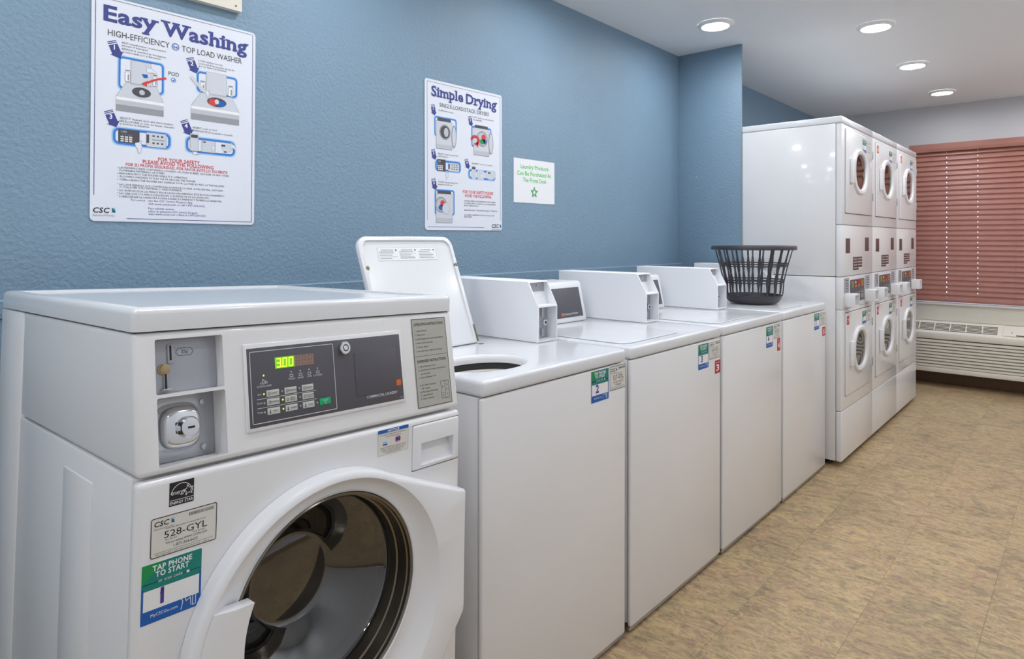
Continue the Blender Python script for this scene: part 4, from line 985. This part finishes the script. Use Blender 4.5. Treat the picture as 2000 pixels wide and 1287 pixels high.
a, b = fb(1122, 445), fb(1208, 275); g.rect(*a, *b, M_DRAW, 5); g.rect(a[0] + .002, b[1] - .012, b[0] - .002, b[1] - .003, M_DARKGREY, 6); g.path([a, (b[0], a[1]), b, (a[0], b[1]), a], .0008, M_GREYINK, 6)
a, b = fb(1245, 458), fb(1385, 352); g.rect(*a, *b, M_DRAW, 4); g.rect(a[0] + .003, b[1] - .007, a[0] + .012, b[1] - .003, M_DARKGREY, 5); g.path([a, (b[0], a[1]), b, (a[0], b[1]), a], .0008, M_GREYINK, 5)
c = fb(1510, 420); g.ell(*c, .017, .0125, M_DRAW, 4); c = fb(1470, 390); g.rect(c[0] - .006, c[1] - .004, c[0] + .006, c[1] + .002, M_DARKGREY, 5); c = fb(1490, 455); g.rect(c[0] - .004, c[1] - .003, c[0] + .004, c[1] + .001, M_DARKGREY, 5)
c = fb(1345, 395); draw_hand(g, c[0], c[1], .022, -1.2); c = fb(1540, 400); draw_hand(g, c[0], c[1], .024, -.3); c = fb(1155, 440); draw_hand(g, c[0], c[1] - .014, .02, .4)
g.build('step_picture', o); g = NG(); a = fb(105, 1098); csc_logo(g, a[0], a[1], .0135); g.build('company_logo', o)
p.build('border_line', o)

# --- drying poster
X0, Z0 = 1.735, 1.296
o, p = poster_root('instruction_poster', X0, Z0, .4585, .6125, 'instruction poster headed Simple Drying above the open washer lid', -.006)
f2 = zoomer(800, 130, 3.787, X0, Z0)
t = Print(front_plane(0, -.0022, 0))
T2(t, f2, 'Simple', (160, 214), (396, 269), .0400, M_NAVY, bold=.03, res=3, serif=True); t.build('title_word', o)
t = Print(front_plane(0, -.0022, 0)); T2(t, f2, 'Drying', (416, 274), (640, 327), .0400, M_NAVY, bold=.03, res=3, serif=True); t.build('title_word', o)
t = Print(front_plane(0, -.0022, 0))
T2(t, f2, 'SINGLE-LOAD/STACK DRYERS', (220, 297), (585, 376), .0165, M_DARKGREY)
t.build('lettering', o); t = Print(front_plane(0, -.0022, 0))
for s, a, b in (('CLEAN lint screen.', (212, 330), (325, 350)), ('LOAD clothes loosely (not more', (465, 382), (622, 412)), ('than half full)', (465, 400), (532, 412)), ('SELECT desired cycle and', (207, 652), (355, 668)), ('start machine', (207, 668), (285, 678)), ('INSERT coins or card', (458, 725), (605, 742)), ('START by pressing the', (207, 858), (355, 872)), ('start button', (207, 876), (315, 886))): 
    T2(t, f2, s, a, b, .0065, M_DARKGREY, res=1)
    if s[:5] in ('CLEAN', 'than ', 'start', 'INSER') and 'button' not in s: t.build('lettering', o); t = Print(front_plane(0, -.0022, 0))
t.build('lettering', o); t = Print(front_plane(0, -.0022, 0))
T2(t, f2, 'FOR YOUR SAFETY PLEASE', (390, 938), (615, 954), .0125, M_RED, bold=.012); T2(t, f2, 'AVOID THE FOLLOWING', (405, 968), (600, 980), .0125, M_RED, bold=.012)
for s, a, b in (('DRYING ITEMS CONTAINING FOAM RUBBER', (400, 1002), (632, 1014)), ('OR ITEMS WITH COOKING OIL OR FLAMMABLE', (400, 1019), (632, 1031)), ('MATERIALS.', (400, 1034), (510, 1042)), ('REACHING INTO THE DRYER WHILE IT OPERATES', (400, 1068), (645, 1082)), ('ALLOWING CHILDREN TO PLAY IN OR AROUND', (400, 1104), (622, 1114)), ('DRYER.', (400, 1118), (460, 1123))): T2(t, f2, s, a, b, .006, M_DARKGREY, res=1)
t.build('lettering', o)
g = Print(front_plane(0, -.0022, 0))
g.line((.012, .04), (.012, .602), .0014, M_NAVY, 1); g.line((.012, .602), (.447, .602), .0012, M_DARKGREY, 1); g.line((.447, .602), (.447, .045), .0014, M_NAVY, 1); g.line((.34, .013), (.014, .013), .0018, M_NAVY, 1)
g.build('border_line', o)
def draw_dryer(q, load, opened=True):
    P = [f2(*a) for a in q]; u0, u1 = P[3][0], P[1][0]; v0 = P[3][1]; v1 = (P[0][1] + P[1][1]) / 2; w = u1 - u0; h = v1 - v0
    g.rect(u0, v0, u1, v1, M_DRAW, 4); g.path([(u0, v0), (u1, v0), (u1, v1), (u0, v1), (u0, v0)], .0012, M_GREYINK, 5); g.rect(u0, v0, u1, v0 + h * .16, M_MIDINK, 5)
    g.rect(u0 + w * .08, v1, u1 - w * .08, v1 + .013, M_DARKGREY, 4)
    c = (u0 + w * (.55 if opened else .3), v0 + h * .62); r = w * .36
    g.ell(c[0], c[1], r, r, M_GREYINK, 6); g.ell(c[0], c[1], r * .82, r * .82, M_DARKGREY if not load else M_MIDINK, 7); g.ell(c[0] + r * .2, c[1], r * .4, r * .6, M_MIDINK, 8)
    if load: g.ell(c[0] + r * .25, c[1] + r * .2, r * .4, r * .4, M_RED, 9); g.ell(c[0], c[1] - r * .35, r * .45, r * .35, M_GREEN if opened else M_SBLUE, 9); g.ell(c[0] + r * .5, c[1] - r * .3, r * .28, r * .3, M_SBLUE, 9)
    if opened: g.ell(u1 + w * .12, v0 + h * .5, w * .17, h * .42, M_GREYINK, 6); g.ell(u1 + w * .13, v0 + h * .5, w * .12, h * .36, M_DRAW, 7)
    else: g.ell(c[0] + w * .3, c[1] - h * .12, w * .24, h * .2, M_DRAW, 10); g.ring(c[0] + w * .3, c[1] - h * .12, w * .24, .001, M_GREYINK, 11, rv=h * .2)
g = NG(); arrow(g, f2, (170, 283), (182, 365), '1'); bframe(g, f2, ((178, 368), (345, 395), (345, 530), (188, 520))); draw_dryer(((205, 402), (312, 420), (312, 615), (195, 605)), False); g.build('step_picture', o)
g = NG(); arrow(g, f2, (443, 372), (455, 447), '2'); bframe(g, f2, ((452, 440), (603, 468), (600, 610), (462, 600))); draw_dryer(((478, 455), (585, 475), (582, 665), (472, 655)), True)
g.path([f2(455, 545), f2(462, 525), f2(485, 520), f2(505, 535), f2(510, 560), f2(495, 580)], .012, M_RED, 12); g.poly([f2(470, 575), f2(500, 560), f2(505, 600)], M_RED, 12); g.build('step_picture', o)
g = NG(); arrow(g, f2, (170, 612), (184, 692), '3'); bframe(g, f2, ((188, 690), (372, 712), (375, 788), (190, 768)), .007, .014); a, b = f2(202, 772), f2(264, 692); draw_keypad(g, *a, *b); a, b = f2(284, 775), f2(362, 722); draw_card(g, *a, *b); c = f2(265, 790); draw_hand(g, c[0], c[1], .03, -1.2); g.build('step_picture', o)
g = NG(); arrow(g, f2, (415, 687), (432, 762), '4'); bframe(g, f2, ((432, 765), (628, 782), (630, 850), (435, 828)), .007, .014)
a, b = f2(455, 835), f2(487, 740); g.rect(*a, *b, M_DRAW, 5); g.rect(a[0] + .003, b[1] - .015, b[0] - .003, b[1] - .005, M_DARKGREY, 6)
a, b = f2(498, 838), f2(545, 775); g.rect(*a, *b, M_DRAW, 5); g.ell(*f2(595, 808), .033, .021, M_DRAW, 5); c = f2(585, 790); g.rect(c[0] - .008, c[1] - .004, c[0] + .008, c[1] + .003, M_DARKGREY, 6)
c = f2(520, 800); draw_hand(g, c[0], c[1], .03, -1.1); g.build('step_picture', o)
g = NG(); arrow(g, f2, (172, 830), (187, 915), '5'); bframe(g, f2, ((178, 908), (332, 920), (322, 1118), (190, 1080))); draw_dryer(((195, 938), (312, 950), (306, 1165), (192, 1155)), True, False); g.build('step_picture', o)
g = NG(); a = f2(602, 1196); csc_logo(g, a[0], a[1], .0155); g.build('company_logo', o)

# --- paper sign
X0, Z0 = 2.275, 1.432
o, p = poster_root('paper_sign', X0, Z0, .308, .2075, 'small white paper sign with green lettering and a green star', -.004, m=M_PAPER, r=.001, th=.0006)
t = Print(front_plane(0, -.0006, 0))
T2(t, f2 if False else zoomer(800, 130, 3.787, X0, Z0), 'Laundry Products', (820, 752), (1025, 776), .0195, M_LGREEN, bold=.005)
z = zoomer(800, 130, 3.787, X0, Z0)
T2(t, z, 'Can Be Purchased At', (793, 800), (1045, 826), .0195, M_LGREEN, bold=.005); T2(t, z, 'The Front Desk', (835, 853), (1010, 868), .0195, M_LGREEN, bold=.005); t.build('lettering', o)
g = Print(front_plane(0, -.0006, 0)); c = z(920, 933)
for R0, R1, th, m in ((.026, .0115, .0034, M_GREEN), (.0165, .0075, .0024, M_LGREEN)):
    S = [(c[0] + (R0 if i % 2 == 0 else R1) * math.cos(math.radians(90 + 36 * i)), c[1] + (R0 if i % 2 == 0 else R1) * math.sin(math.radians(90 + 36 * i))) for i in range(11)]
    g.path(S, th, m, 2)
g.build('star_emblem', o)

# --- framed picture whose lower corner hangs into view
fr = tag(empty('picture_frame', (.560, -.0005, 1.967)), 'cream framed picture cut off at the top edge above the large poster', 'picture')
bm = bmesh.new()
for a in ((0, .407, 0, .045), (0, .407, .285, .33), (0, .045, .045, .285), (.362, .407, .045, .285)): bm_box(bm, a[0], a[1], -.022, 0, a[2], a[3])
from_bm('frame', bm, M_FRAME, fr, sm=False)
box('picture_print', .0455, .3615, -.008, -.002, .0455, .2845, M_PICT, fr, bev=0)
disc_y('screw', .388, .014, .003, -.0235, -.0215, M_SCREW, fr, 12, .0004)
